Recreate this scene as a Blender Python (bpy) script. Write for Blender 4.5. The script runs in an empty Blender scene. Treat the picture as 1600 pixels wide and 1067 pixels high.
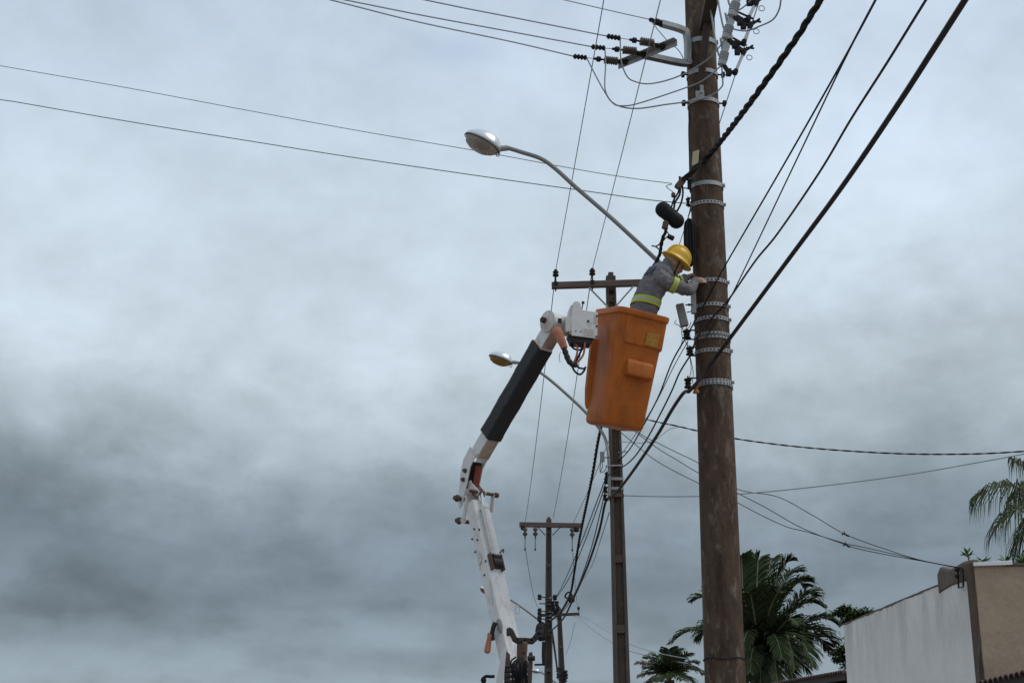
import bpy, math, random
from mathutils import Vector, Matrix, noise as mnoise
V = Vector
sc = bpy.context.scene
col = sc.collection
random.seed(7)
# ------------------------------------------------------------------ camera
F_PX, PITCH, ROLL, EYE = 2144.0, math.radians(17.7), math.radians(0.49), 1.6
fw = V((0, math.cos(PITCH), math.sin(PITCH)))
r0, u0 = V((1, 0, 0)), V((0, -math.sin(PITCH), math.cos(PITCH)))
rt = r0 * math.cos(ROLL) + u0 * math.sin(ROLL)
up = u0 * math.cos(ROLL) - r0 * math.sin(ROLL)
CAM = V((0, 0, EYE))
cd = bpy.data.cameras.new('camera')
cd.sensor_width = 36.0
cd.lens = F_PX / 1600 * 36
cd.clip_start, cd.clip_end = 0.1, 6000
co = bpy.data.objects.new('camera', cd)
col.objects.link(co)
co.matrix_world = Matrix(((rt.x, up.x, -fw.x, CAM.x), (rt.y, up.y, -fw.y, CAM.y), (rt.z, up.z, -fw.z, CAM.z), (0, 0, 0, 1)))
sc.camera = co

def ray(px, py):
    return fw + rt * ((px - 800) / F_PX) - up * ((py - 533.5) / F_PX)
def at(px, py, Y):
    """point of the pixel's line of sight that stands Y metres down the street"""
    d = ray(px, py)
    return CAM + d * (Y / d.y)
def at_z(px, py, z):
    d = ray(px, py)
    return CAM + d * ((z - EYE) / d.z)
def at_plane(px, py, p, n):
    d = ray(px, py)
    return CAM + d * ((p - CAM).dot(n) / d.dot(n))

# ------------------------------------------------------------------ node helper
class NT:
    def __init__(s, tree):
        s.t = tree; s.n = tree.nodes; s.l = tree.links
    def put(s, sock, v):
        if hasattr(v, 'is_linked'): s.l.new(v, sock)
        elif v is not None: sock.default_value = v
    def math(s, op, a, b=None, c=None, clamp=False):
        n = s.n.new('ShaderNodeMath'); n.operation = op; n.use_clamp = clamp
        s.put(n.inputs[0], a)
        if b is not None: s.put(n.inputs[1], b)
        if c is not None: s.put(n.inputs[2], c)
        return n.outputs[0]
    def vmath(s, op, a, b=None, scale=None):
        n = s.n.new('ShaderNodeVectorMath'); n.operation = op
        s.put(n.inputs[0], a)
        if b is not None: s.put(n.inputs[1], b)
        if scale is not None: s.put(n.inputs['Scale'], scale)
        return n.outputs['Value'] if op in ('DOT_PRODUCT', 'LENGTH', 'DISTANCE') else n.outputs['Vector']
    def noise(s, vec, scale, detail=4, rough=.5, dist=0):
        n = s.n.new('ShaderNodeTexNoise')
        s.put(n.inputs['Vector'], vec); s.put(n.inputs['Scale'], scale)
        s.put(n.inputs['Detail'], detail); s.put(n.inputs['Roughness'], rough); s.put(n.inputs['Distortion'], dist)
        return n.outputs['Fac']
    def ramp(s, fac, stops, mode='LINEAR'):
        n = s.n.new('ShaderNodeValToRGB'); cr = n.color_ramp; cr.interpolation = mode
        while len(cr.elements) < len(stops): cr.elements.new(.5)
        for e, (p, c) in zip(cr.elements, stops):
            e.position = p
            e.color = (c, c, c, 1) if isinstance(c, (int, float)) else (*c[:3], 1)
        s.put(n.inputs[0], fac)
        return n.outputs['Color']
    def mix(s, fac, a, b, blend='MIX'):
        n = s.n.new('ShaderNodeMix'); n.data_type = 'RGBA'; n.blend_type = blend
        s.put(n.inputs[0], fac)
        for i, v in ((6, a), (7, b)):
            if isinstance(v, tuple): v = (*v[:3], 1)
            s.put(n.inputs[i], v)
        return n.outputs[2]
    def comb(s, x, y, z):
        n = s.n.new('ShaderNodeCombineXYZ')
        for i, v in enumerate((x, y, z)): s.put(n.inputs[i], v)
        return n.outputs[0]
    def sep(s, v):
        n = s.n.new('ShaderNodeSeparateXYZ'); s.put(n.inputs[0], v)
        return n.outputs

# ------------------------------------------------------------------ sky and sun
SUN_EL, SUN_AZ = math.radians(56), math.radians(98)      # azimuth clockwise from +Y
w = bpy.data.worlds.new('World'); sc.world = w; w.use_nodes = True
W = NT(w.node_tree); W.n.clear()
g = W.n.new('ShaderNodeTexCoord').outputs['Generated']
x, y, z = W.sep(g)
zc = W.math('MAXIMUM', z, 0.0)
den = W.math('ADD', zc, 0.16)
flat = W.comb(W.math('DIVIDE', x, den), W.math('DIVIDE', y, den), 0.0)
iso = W.vmath('MULTIPLY', g, (1.0, 1.0, 1.45))
big = W.noise(W.vmath('ADD', iso, (3.1, 1.7, .4)), 2.6, 3, .5, .2)
med = W.noise(W.vmath('ADD', iso, (7.3, .2, 5.1)), 5.5, 5, .5, .1)
fine = W.noise(W.vmath('ADD', iso, (2.2, 9.1, 3.3)), 12.0, 9, .55, .15)
wisp = W.noise(W.vmath('ADD', iso, (5.7, 1.1, 8.3)), 30.0, 8, .58, .2)
zz = W.math('ADD', zc, W.math('MULTIPLY', W.math('SUBTRACT', big, .5), .05))
zz = W.math('ADD', zz, W.math('MULTIPLY', W.math('SUBTRACT', med, .5), .075))
zz = W.math('ADD', zz, W.math('MULTIPLY', W.math('SUBTRACT', fine, .5), .05))
layer = W.ramp(zz, [(0.0, (.34, .41, .455)), (.05, (.315, .385, .435)), (.095, (.245, .306, .355)), (.14, (.21, .266, .315)), (.17, (.22, .277, .327)),
                    (.20, (.275, .34, .393)), (.24, (.405, .485, .545)), (.285, (.535, .625, .70)), (.40, (.585, .685, .785)), (.5, (.57, .68, .81)), (.75, (.51, .61, .73)), (1.0, (.47, .57, .69))])
def blob(px, py, sx, sy, crisp=1.0):
    """soft cloud patch: 1 at the direction of the pixel, falling off over sx, sy degrees"""
    d = ray(px, py).normalized()
    e1 = d.cross(V((0, 0, 1))).normalized(); e2 = e1.cross(d)
    a = W.math('DIVIDE', W.vmath('DOT_PRODUCT', g, tuple(e1)), math.radians(sx))
    b = W.math('DIVIDE', W.vmath('DOT_PRODUCT', g, tuple(e2)), math.radians(sy))
    a = W.math('ADD', a, W.math('MULTIPLY', W.math('SUBTRACT', med, .5), 2.2))
    b = W.math('ADD', b, W.math('MULTIPLY', W.math('SUBTRACT', fine, .5), 2.2))
    if crisp > 1: b = W.math('MAXIMUM', b, W.math('MULTIPLY', b, -crisp))
    q = W.math('ADD', W.math('MULTIPLY', a, a), W.math('MULTIPLY', b, b))
    f = W.math('GREATER_THAN', W.vmath('DOT_PRODUCT', g, tuple(d)), 0.0)
    return W.math('MULTIPLY', f, W.math('POWER', 2.718, W.math('MULTIPLY', q, -1.0)))
low = W.ramp(zc, [(.05, 1.0), (.22, .9), (.34, .55), (.6, .45)])
puff = W.math('ADD', W.math('MULTIPLY', W.math('SUBTRACT', med, .5), .52), W.math('MULTIPLY', W.math('MULTIPLY', W.math('SUBTRACT', fine, .5), low), .62))
puff = W.math('ADD', puff, W.math('MULTIPLY', W.math('MULTIPLY', W.math('SUBTRACT', wisp, .5), low), .36))
strat = W.noise(W.vmath('ADD', W.vmath('MULTIPLY', g, (1.0, 1.0, 2.6)), (4.4, 6.2, 1.9)), 7.5, 7, .55, .2)
base_ = W.ramp(zc, [(.05, 1.0), (.15, .9), (.24, 0.0)])
puff = W.math('ADD', puff, W.math('MULTIPLY', W.math('MULTIPLY', W.math('SUBTRACT', strat, .5), base_), .55))
edge = W.ramp(strat, [(.44, 0.0), (.53, 1.0)], 'EASE')
puff = W.math('ADD', puff, W.math('MULTIPLY', W.math('MULTIPLY', W.math('SUBTRACT', edge, .5), base_), .07))
puff = W.math('ADD', puff, W.math('MULTIPLY', W.math('SUBTRACT', big, .5), .35))
mod = W.math('ADD', 1.0, puff)
for (px, py, sx, sy, amt, cr) in ((150, 790, 7, 1.6, -.22, 1), (130, 955, 5.5, 1.5, -.24, 3.5), (370, 975, 1.6, 1.2, -.18, 3.5), (560, 945, 3.5, 1.2, -.12, 5), (1380, 560, 6, 4, -.14, 1),
                              (660, 800, 3, 1.2, -.06, 3), (150, 430, 6, 4, .06, 1), (1000, 640, 4, 3, .08, 1), (120, 1040, 7, .8, .12, 1), (640, 1005, 2.2, .8, .14, 3), (1420, 330, 4, 2.4, .08, 1), (1300, 745, 5, 1.2, -.10, 3), (480, 620, 2.4, 2.0, -.08, 1)):
    mod = W.math('ADD', mod, W.math('MULTIPLY', blob(px, py, sx, sy, cr), amt))
cloud = W.vmath('SCALE', layer, None, W.math('MULTIPLY', mod, 10.0))
sky = W.n.new('ShaderNodeTexSky'); sky.sky_type = 'NISHITA'; sky.sun_disc = False
sky.sun_elevation = SUN_EL; sky.sun_rotation = SUN_AZ
gap = W.math('MULTIPLY', W.math('SUBTRACT', fine, .58, clamp=True), 1.6)
gap = W.math('ADD', gap, W.math('MULTIPLY', blob(712, 82, 2.4, .8), .35))
gap = W.math('MULTIPLY', gap, W.math('MULTIPLY', W.math('SUBTRACT', zc, .25, clamp=True), 3.0), clamp=True)
blue = W.vmath('MULTIPLY', sky.outputs[0], (2.2, 2.0, 1.9))
blue = W.mix(.55, blue, (3.4, 4.6, 6.6))
tot = W.mix(gap, cloud, blue)
bg = W.n.new('ShaderNodeBackground'); W.put(bg.inputs[0], tot); bg.inputs[1].default_value = 0.1
wo = W.n.new('ShaderNodeOutputWorld'); W.l.new(bg.outputs[0], wo.inputs[0])
sd = bpy.data.lights.new('sun', 'SUN'); sd.energy = 1.4; sd.angle = math.radians(24); sd.color = (1, .965, .92)
so = bpy.data.objects.new('sun', sd); col.objects.link(so)
sv = V((math.sin(SUN_AZ) * math.cos(SUN_EL), math.cos(SUN_AZ) * math.cos(SUN_EL), math.sin(SUN_EL)))
so.rotation_euler = sv.to_track_quat('Z', 'Y').to_euler(); so.location = sv * 40
vs = sc.view_settings
vs.view_transform = 'Standard'; vs.look = 'None'; vs.exposure = 0; vs.gamma = 1; vs.use_curve_mapping = False

# ------------------------------------------------------------------ materials
MATS = {}
def mat(name, c, rough=.6, metal=0, var=.18, scale=6, bump=.0, bscale=60, stain=None, stretch=(1, 1, 1), c2=None, spec=.5, thresh=(.45, .7), coat=0, zfade=None):
    """stain=(colour, amount, scale, stretch)"""
    if name in MATS: return MATS[name]
    m = bpy.data.materials.new(name); m.use_nodes = True
    N = NT(m.node_tree); b = N.n['Principled BSDF']
    tc = N.n.new('ShaderNodeTexCoord').outputs['Object']
    v = N.vmath('MULTIPLY', tc, stretch)
    f = N.noise(v, scale, 6, .6)
    lo = c2 if c2 else tuple(k * (1 - var) for k in c)
    hi = c if c2 else tuple(min(1, k * (1 + var)) for k in c)
    cc = N.mix(N.ramp(f, [(.3, 0.0), (.7, 1.0)]), lo, hi)
    g2 = N.noise(tc, scale * 9, 4, .6)
    cc = N.mix(.35, cc, N.mix(g2, tuple(k * .72 for k in lo), tuple(min(1, k * 1.22) for k in hi)))
    if stain:
        sc_, amt, ss, st = stain
        s1 = N.noise(N.vmath('MULTIPLY', tc, st), ss, 6, .65, .3)
        sf = N.math('MULTIPLY', N.ramp(s1, [(thresh[0], 0.0), (thresh[1], 1.0)]), amt)
        if zfade:      # run-off marks, strongest under the wall's top
            mr = N.n.new('ShaderNodeMapRange'); N.put(mr.inputs[0], N.sep(tc)[2]); mr.inputs[1].default_value, mr.inputs[2].default_value = zfade; mr.inputs[3].default_value = .25
            sf = N.math('MULTIPLY', sf, mr.outputs[0])
        cc = N.mix(sf, cc, sc_)
    N.put(b.inputs['Base Color'], cc)
    rr = N.math('ADD', rough - .08, N.math('MULTIPLY', f, .16))
    N.put(b.inputs['Roughness'], rr)
    b.inputs['Metallic'].default_value = metal
    b.inputs['Specular IOR Level'].default_value = spec
    b.inputs['Coat Weight'].default_value = coat
    if bump:
        bn = N.n.new('ShaderNodeBump'); bn.inputs['Strength'].default_value = bump; bn.inputs['Distance'].default_value = .02
        N.put(bn.inputs['Height'], N.noise(v, bscale, 4, .6)); N.l.new(bn.outputs[0], b.inputs['Normal'])
    MATS[name] = m
    return m
M_POLE = mat('weathered_round_pole', (.14, .090, .062), .85, stretch=(1, 1, .3), scale=9, c2=(.028, .0185, .0138), bump=.9, bscale=34, stain=((.26, .215, .175), .7, 9, (1.3, 1.3, .5)), thresh=(.53, .72), spec=.2)
M_CONC = mat('grimy_concrete', (.13, .098, .075), .9, c2=(.055, .041, .034), stretch=(1, 1, .3), scale=7, bump=.3, bscale=40)
M_WOOD = mat('crossarm_wood', (.17, .125, .10), .85, c2=(.075, .052, .043), stretch=(.2, .2, 1), scale=12, bump=.3)
M_DWOOD = mat('dark_crossarm_wood', (.085, .058, .046), .85, c2=(.04, .027, .022), scale=10, bump=.3)
M_GALV = mat('galvanised_steel', (.36, .38, .385), .55, .3, var=.2, scale=14, stain=((.25, .22, .2), .35, 20, (1, 1, 1)))
M_BAND = mat('band_steel', (.38, .385, .385), .55, .2, var=.25, scale=14)
M_DARK = mat('dark_fitting', (.022, .021, .021), .7, var=.3, spec=.25)
M_RUSTY = mat('rusty_fitting', (.115, .07, .05), .75, var=.3, scale=20)
M_PORC = mat('brown_porcelain', (.095, .068, .055), .45, var=.25, scale=20)
M_GREYINS = mat('grey_insulator', (.45, .48, .50), .4, var=.1)
M_TUBE = mat('white_fuse_tube', (.72, .73, .74), .45, var=.06)
M_WIRE = mat('aluminium_wire', (.33, .36, .38), .6, .1, var=.1)
M_GWIRE = mat('covered_wire_green', (.19, .26, .27), .6, var=.1)
M_CABLE = mat('black_cable', (.014, .0135, .014), .7, var=.3, scale=20, spec=.25)
M_BCABLE = mat('brownish_cable', (.030, .021, .021), .7, var=.3, scale=20, spec=.3)
M_WHITE = mat('white_paint', (.74, .73, .715), .45, var=.09, scale=5, stain=((.30, .18, .115), .65, 7, (1, 1, .6)), thresh=(.54, .74), bump=.03)
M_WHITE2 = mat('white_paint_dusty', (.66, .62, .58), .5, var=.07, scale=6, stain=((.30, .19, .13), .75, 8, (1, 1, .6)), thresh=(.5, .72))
M_SLEEVE = mat('black_sleeve', (.017, .018, .020), .6, var=.35, scale=9, bump=.5, bscale=18, spec=.5)
M_ORANGE = mat('orange_bucket', (.50, .135, .018), .5, var=.10, scale=4, stain=((.24, .065, .014), .6, 5, (1, 1, .45)), spec=.3, coat=.08, bump=.05, bscale=25)
M_ORANGE2 = mat('orange_cover', (.47, .19, .12), .8, spec=.2, var=.3, scale=12, bump=.2)
M_REDO = mat('red_oxide', (.24, .055, .028), .7, var=.2)
M_BLACKM = mat('black_metal', (.028, .024, .024), .55, var=.3, spec=.35, stain=((.09, .055, .042), .5, 12, (1, 1, 1)))
M_UNDER = mat('brown_underside', (.50, .40, .33), .7, var=.12, scale=7, stain=((.26, .16, .11), .8, 6, (1, 1, 1)), thresh=(.48, .7))  # blotchy brown, darker than the boom's white sides
M_HOSE = mat('hose_rubber', (.011, .011, .012), .65, var=.2, spec=.25)
M_PINK = mat('hose_pink', (.42, .16, .10), .6, var=.2)
M_CHROME = mat('chrome_rod', (.75, .76, .78), .15, .95, var=.03)
M_LAMPTOP = mat('lamp_shell', (.74, .76, .78), .28, .45, var=.05)
M_LENSF = mat('lamp_rim', (.12, .12, .12), .5, var=.2)
M_SHIRT = mat('grey_work_shirt', (.18, .17, .178), .95, var=.18, scale=9, bump=.45, bscale=13, spec=.1)
M_BLUE = mat('blue_patch', (.06, .068, .11), .85, var=.15)
M_TROUS = mat('dark_trousers', (.05, .052, .058), .9, var=.15)
M_HIVIS = mat('hi_vis_yellow', (.47, .56, .035), .7, var=.15, scale=14)
M_REFL = mat('reflective_silver', (.40, .42, .40), .45, .2, var=.1)
M_SKIN = mat('skin', (.40, .245, .17), .55, var=.1, scale=12)
M_HAT = mat('yellow_helmet', (.72, .42, .02), .42, var=.08, scale=6, coat=.1)
M_LEATHER = mat('dark_glove', (.07, .055, .045), .7, var=.2)
M_PLASTER = mat('white_plaster', (.82, .795, .76), .9, var=.05, scale=2, bump=.25, bscale=18, stain=((.28, .26, .23), .85, 1.2, (.3, 1.0, .42)), thresh=(.42, .85), zfade=(3.2, 4.5))
M_BROWNW = mat('brown_plaster', (.44, .335, .235), .92, var=.16, scale=1.6, bump=.35, bscale=14, stain=((.25, .18, .12), .6, 1.5, (1, 1, 1)), thresh=(.48, .75))
M_DIRT = mat('dirty_capping', (.20, .155, .125), .9, c2=(.07, .054, .045), scale=5, bump=.3)
M_SHEET = mat('white_sheet', (.85, .85, .86), .4, var=.03)
M_TILE = mat('old_roof_tile', (.085, .058, .05), .9, var=.3, scale=9, bump=.3)
M_FASCIA = mat('dark_fascia', (.05, .038, .034), .85, var=.3)
M_FROND = mat('palm_leaf', (.066, .092, .032), .65, c2=(.020, .034, .014), scale=1.7, spec=.22)
M_FROND2 = mat('coconut_leaf', (.075, .098, .040), .7, c2=(.032, .048, .02), scale=1.7, spec=.15)
M_DRY = mat('dry_palm_leaf', (.17, .115, .075), .8, var=.3)
M_RACH = mat('palm_stem', (.26, .27, .15), .6, var=.15)
M_TRUNK = mat('palm_trunk', (.085, .065, .05), .95, var=.3, scale=6, bump=.5)
M_LEAF = mat('tree_leaf', (.060, .10, .02), .65, spec=.15, c2=(.028, .055, .016), scale=2.2)
M_LEAF2 = mat('shrub_leaf', (.10, .19, .03), .6, spec=.2, c2=(.05, .105, .02), scale=5)
M_BARK = mat('bark', (.12, .09, .07), .95, var=.3)
M_ASPH = mat('asphalt', (.055, .053, .052), .95, var=.2, scale=3, bump=.2)
M_EARTH = mat('red_earth', (.25, .18, .125), .95, var=.2, scale=1.2, bump=.2)
M_KERB = mat('concrete_kerb', (.33, .30, .27), .9, var=.15)
M_PAVE = mat('pavement_concrete', (.30, .255, .22), .92, var=.15, scale=1.5)
M_GLASS = mat('cab_glass', (.03, .035, .04), .08, var=.1)
M_TYRE = mat('tyre', (.025, .025, .025), .9, var=.2)
M_YPLATE = mat('yellowed_plate', (.55, .50, .30), .6, var=.15)
M_TERRA = mat('terracotta_spool', (.42, .17, .06), .55, var=.2)
M_ARM = mat('lamp_arm_steel', (.27, .28, .27), .5, .3, var=.15, scale=14)
M_GBOX = mat('grey_box', (.26, .255, .245), .65, var=.12, scale=12)

def lens_material(name, tint):
    m = bpy.data.materials.new(name); m.use_nodes = True
    N = NT(m.node_tree); b = N.n['Principled BSDF']
    b.inputs['Base Color'].default_value = (*tint, 1); b.inputs['Roughness'].default_value = .2
    b.inputs['Transmission Weight'].default_value = .55; b.inputs['IOR'].default_value = 1.2
    return m
M_LENS = lens_material('lamp_glass_dusty', (.62, .54, .50))
M_LENSA = lens_material('lamp_glass_amber', (.55, .33, .12))
def decal(name, base, ink, rows, red=None):
    m = bpy.data.materials.new(name); m.use_nodes = True
    N = NT(m.node_tree); b = N.n['Principled BSDF']; b.inputs['Roughness'].default_value = .5
    tc = N.n.new('ShaderNodeTexCoord').outputs['Generated']
    gx, gy, gz = N.sep(tc)
    row = N.math('FRACT', N.math('MULTIPLY', gz, rows))
    on = N.math('GREATER_THAN', row, .5)
    nz = N.noise(N.vmath('MULTIPLY', tc, (30, 30, rows * .9)), 1.0, 2)
    on = N.math('MULTIPLY', on, N.math('GREATER_THAN', nz, .47))
    inside = N.math('LESS_THAN', N.math('ABSOLUTE', N.math('SUBTRACT', gx, .5)), .42)
    on = N.math('MULTIPLY', N.math('MULTIPLY', on, inside), .8)
    ic = ink
    if red: ic = N.mix(N.math('LESS_THAN', N.math('ABSOLUTE', N.math('SUBTRACT', gz, red[1])), .1), ink, red[0])
    N.put(b.inputs['Base Color'], N.mix(on, base, ic))
    return m

# ------------------------------------------------------------------ mesh helper
def smooth_path(pts, k=6):
    pts = [V(p) for p in pts]
    if len(pts) < 3: 
        return [pts[0].lerp(pts[1], i / k) for i in range(k + 1)]
    P = [pts[0] * 2 - pts[1]] + pts + [pts[-1] * 2 - pts[-2]]
    out = []
    for i in range(1, len(P) - 2):
        for j in range(k):
            t = j / k
            a, b, c, d = P[i - 1], P[i], P[i + 1], P[i + 2]
            out.append(.5 * ((2 * b) + (c - a) * t + (2 * a - 5 * b + 4 * c - d) * t * t + (3 * b - a - 3 * c + d) * t ** 3))
    out.append(pts[-1])
    return out
def frames(pts):
    T = []
    for i in range(len(pts)):
        d = pts[min(i + 1, len(pts) - 1)] - pts[max(i - 1, 0)]
        T.append(d.normalized() if d.length > 1e-9 else V((0, 0, 1)))
    ref = V((0, 0, 1)) if abs(T[0].z) < .9 else V((0, 1, 0))
    n = (ref - T[0] * ref.dot(T[0])).normalized()
    out = []
    for t in T:
        n = (n - t * n.dot(t))
        n = n.normalized() if n.length > 1e-6 else t.orthogonal().normalized()
        out.append((t, n, t.cross(n)))
    return out
class MB:
    def split(s, name, m, parent, **kw):
        """one object for each separate piece"""
        par = list(range(len(s.v)))
        def find(i):
            while par[i] != i: par[i] = par[par[i]]; i = par[i]
            return i
        for f in s.f:
            for k in f[1:]: par[find(k)] = find(f[0])
        groups = {}
        for f in s.f: groups.setdefault(find(f[0]), []).append(f)
        out = []
        for fs in groups.values():
            ids = sorted({i for f in fs for i in f}); mp_ = {i: k for k, i in enumerate(ids)}
            b = MB(); b.v = [s.v[i] for i in ids]; b.f = [tuple(mp_[i] for i in f) for f in fs]; out.append(b.build(name, m, parent, **kw))
        return out
    def __init__(s): s.v = []; s.f = []
    def quad(s, a, b, c, d):
        i = len(s.v); s.v += [V(a), V(b), V(c), V(d)]; s.f.append((i, i + 1, i + 2, i + 3)); return s
    def tri(s, a, b, c):
        i = len(s.v); s.v += [V(a), V(b), V(c)]; s.f.append((i, i + 1, i + 2)); return s
    def loft(s, rings, cap=True, close=True):
        base = len(s.v); n = len(rings[0])
        for r in rings: s.v += [V(p) for p in r]
        for i in range(len(rings) - 1):
            for j in range(n if close else n - 1):
                k = (j + 1) % n
                s.f.append((base + i * n + j, base + i * n + k, base + (i + 1) * n + k, base + (i + 1) * n + j))
        if cap:
            s.f.append(tuple(base + j for j in range(n - 1, -1, -1)))
            s.f.append(tuple(base + (len(rings) - 1) * n + j for j in range(n)))
        return s
    def tube(s, pts, r, n=8, cap=True, ell=1.0):
        fr = frames(pts); rings = []
        for i, p in enumerate(pts):
            rr = r[i] if isinstance(r, (list, tuple)) else r
            t, a, b = fr[i]
            rings.append([p + a * (rr * math.cos(2 * math.pi * j / n)) + b * (rr * ell * math.sin(2 * math.pi * j / n)) for j in range(n)])
        return s.loft(rings, cap)
    def cyl(s, p0, p1, r, r1=None, n=16):
        return s.tube([V(p0), V(p1)], [r, r if r1 is None else r1], n)
    def obox(s, c, ax, hs):
        """oriented box: centre, three axes, half sizes"""
        c = V(c); i = len(s.v)
        for sx in (-1, 1):
            for sy in (-1, 1):
                for sz in (-1, 1):
                    s.v.append(c + ax[0] * (sx * hs[0]) + ax[1] * (sy * hs[1]) + ax[2] * (sz * hs[2]))
        for f in ((0, 1, 3, 2), (4, 6, 7, 5), (0, 4, 5, 1), (2, 3, 7, 6), (0, 2, 6, 4), (1, 5, 7, 3)):
            s.f.append(tuple(i + k for k in f))
        return s
    def box(s, lo, hi):
        lo, hi = V(lo), V(hi)
        return s.obox((lo + hi) / 2, (V((1, 0, 0)), V((0, 1, 0)), V((0, 0, 1))), (hi - lo) / 2)
    def beam(s, p0, p1, side, w, h):
        p0, p1 = V(p0), V(p1); t = (p1 - p0).normalized()
        sd = (side - t * side.dot(t)).normalized(); n = t.cross(sd)
        return s.obox((p0 + p1) / 2, (t, sd, n), ((p1 - p0).length / 2, w / 2, h / 2))
    def lathe(s, p, d, prof, n=16):
        """prof: list of (distance along d, radius)"""
        p, d = V(p), V(d).normalized(); a = d.orthogonal().normalized(); b = d.cross(a)
        return s.loft([[p + d * t + a * (max(r, 1e-4) * math.cos(2 * math.pi * j / n)) + b * (max(r, 1e-4) * math.sin(2 * math.pi * j / n)) for j in range(n)] for t, r in prof])
    def build(s, name, m, parent=None, smooth=True, bevel=0, solid=0, angle=35):
        me = bpy.data.meshes.new(name); me.from_pydata([tuple(v) for v in s.v], [], s.f); me.update()
        return link(name, me, m, parent, smooth, bevel, solid, angle)
def link(name, me, m, parent=None, smooth=True, bevel=0, solid=0, angle=35):
    for mm in (m if isinstance(m, (list, tuple)) else [m]): me.materials.append(mm)
    if smooth:
        me.shade_smooth(); me.set_sharp_from_angle(angle=math.radians(angle))
    o = bpy.data.objects.new(name, me); col.objects.link(o)
    if parent is not None:
        o.parent = parent
        if parent.parent is None: o.location = -parent.location
    if bevel:
        b = o.modifiers.new('bevel', 'BEVEL'); b.width = bevel; b.segments = 2; b.limit_method = 'ANGLE'; b.angle_limit = math.radians(40)
    if solid:
        q = o.modifiers.new('solid', 'SOLIDIFY'); q.thickness = solid
    return o
def tag(o, label, cat, group=None):
    o['label'] = label; o['category'] = cat
    if group: o['group'] = group
    return o
def thing(name, loc, label, cat, group=None):
    o = bpy.data.objects.new(name, None); o.empty_display_size = .2; col.objects.link(o); o.location = V(loc)
    return tag(o, label, cat, group)
def structure(o): o['kind'] = 'structure'; return o
def ringpts(c, a, b, n, ang0=0):
    return [c + a * math.cos(ang0 + 2 * math.pi * j / n) + b * math.sin(ang0 + 2 * math.pi * j / n) for j in range(n)]
def superring(c, ax, ay, p, n):
    """rounded rectangle ring (superellipse of power p)"""
    out = []
    for j in range(n):
        t = 2 * math.pi * j / n; cs, sn = math.cos(t), math.sin(t)
        out.append(c + ax * (math.copysign(abs(cs) ** (2 / p), cs)) + ay * (math.copysign(abs(sn) ** (2 / p), sn)))
    return out
EX, EY, EZ = V((1, 0, 0)), V((0, 1, 0)), V((0, 0, 1))

# ------------------------------------------------------------------ ground, road, pavements
def sheet(name, x0, x1, y0, y1, z, m, nx=1, ny=1):
    mb = MB()
    for i in range(nx):
        for j in range(ny):
            xa, xb = x0 + (x1 - x0) * i / nx, x0 + (x1 - x0) * (i + 1) / nx
            ya, yb = y0 + (y1 - y0) * j / ny, y0 + (y1 - y0) * (j + 1) / ny
            mb.quad((xa, ya, z), (xb, ya, z), (xb, yb, z), (xa, yb, z))
    return structure(mb.build(name, m, smooth=False))
sheet('ground', -2500, 2500, -2500, 2500, -.01, M_EARTH)
sheet('road', -7.2, .72, -60, 220, 0, M_ASPH)
structure(MB().box((.72, -60, -.05), (.87, 220, .13)).build('kerb', M_KERB, bevel=.015))
structure(MB().box((.872, -60, -.05), (6.35, 220, .126)).build('pavement', M_PAVE, smooth=False))
structure(MB().box((-7.35, -60, -.05), (-7.2, 220, .13)).build('kerb', M_KERB, bevel=.015))
# ------------------------------------------------------------------ poles
Y1, Y2, Y3, Y4 = 14.6, 21.2, 42.0, 65.0
P1 = at(1113, 533, Y1); X1 = P1.x
def r1(z): return .224 - .0047 * z
def zpix(px, py, Y): return at(px, py, Y).z
A1 = V((X1, Y1, .12))
pole1 = thing('utility_pole', A1, 'thick round brown weathered utility pole ringed with perforated steel bands', 'utility pole')
mb = MB(); rings = []
for i in range(41):
    zz_ = .1 + 12.3 * i / 40
    rr = r1(zz_); c = V((X1, Y1, zz_))
    ring = []
    for j in range(36):
        t = 2 * math.pi * j / 36
        k = 1 + .018 * mnoise.noise(V((math.cos(t) * 1.6, math.sin(t) * 1.6, zz_ * .6)))
        ring.append(c + V((math.cos(t), math.sin(t), 0)) * rr * k)
    rings.append(ring)
mb.loft(rings); mb.build('shaft', M_POLE, pole1)
def perf_band(y, h=.041, holes=True, m=M_BAND, off=.006, lug=True, tilt=0.0, name='band'):
    z = zpix(1108, y, Y1 - .2); R = r1(z) * 1.012 + off
    mb = MB(); c = V((X1, Y1, z))
    n = max(12, int(2 * math.pi * R / .021)); n += n % 2
    rows = [-h / 2, -h * .24, h * .24, h / 2] if holes else [-h / 2, h / 2]
    def p(j, zz): 
        t = 2 * math.pi * j / n
        return c + V((math.cos(t) * R, math.sin(t) * R, zz + tilt * math.sin(t) * R))
    for j in range(n):
        for k in range(len(rows) - 1):
            if holes and k == 1 and j % 2 == 0: continue
            mb.quad(p(j, rows[k]), p(j + 1, rows[k]), p(j + 1, rows[k + 1]), p(j, rows[k + 1]))
    o = mb.build(name, m, pole1, smooth=False, solid=.004)
    if lug:
        ml = MB()
        a = V((math.cos(-.45), math.sin(-.45), 0))
        ml.obox(c + a * (R + .012), (a, V((-a.y, a.x, 0)), EZ), (.016, .007, h * .5))
        ml.cyl(c + a * (R + .016) - V((-a.y, a.x, 0)) * .022, c + a * (R + .016) + V((-a.y, a.x, 0)) * .022, .007, n=8)
        ml.build('bolt', M_GALV, o, bevel=.002)
    return c, R, o
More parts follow.
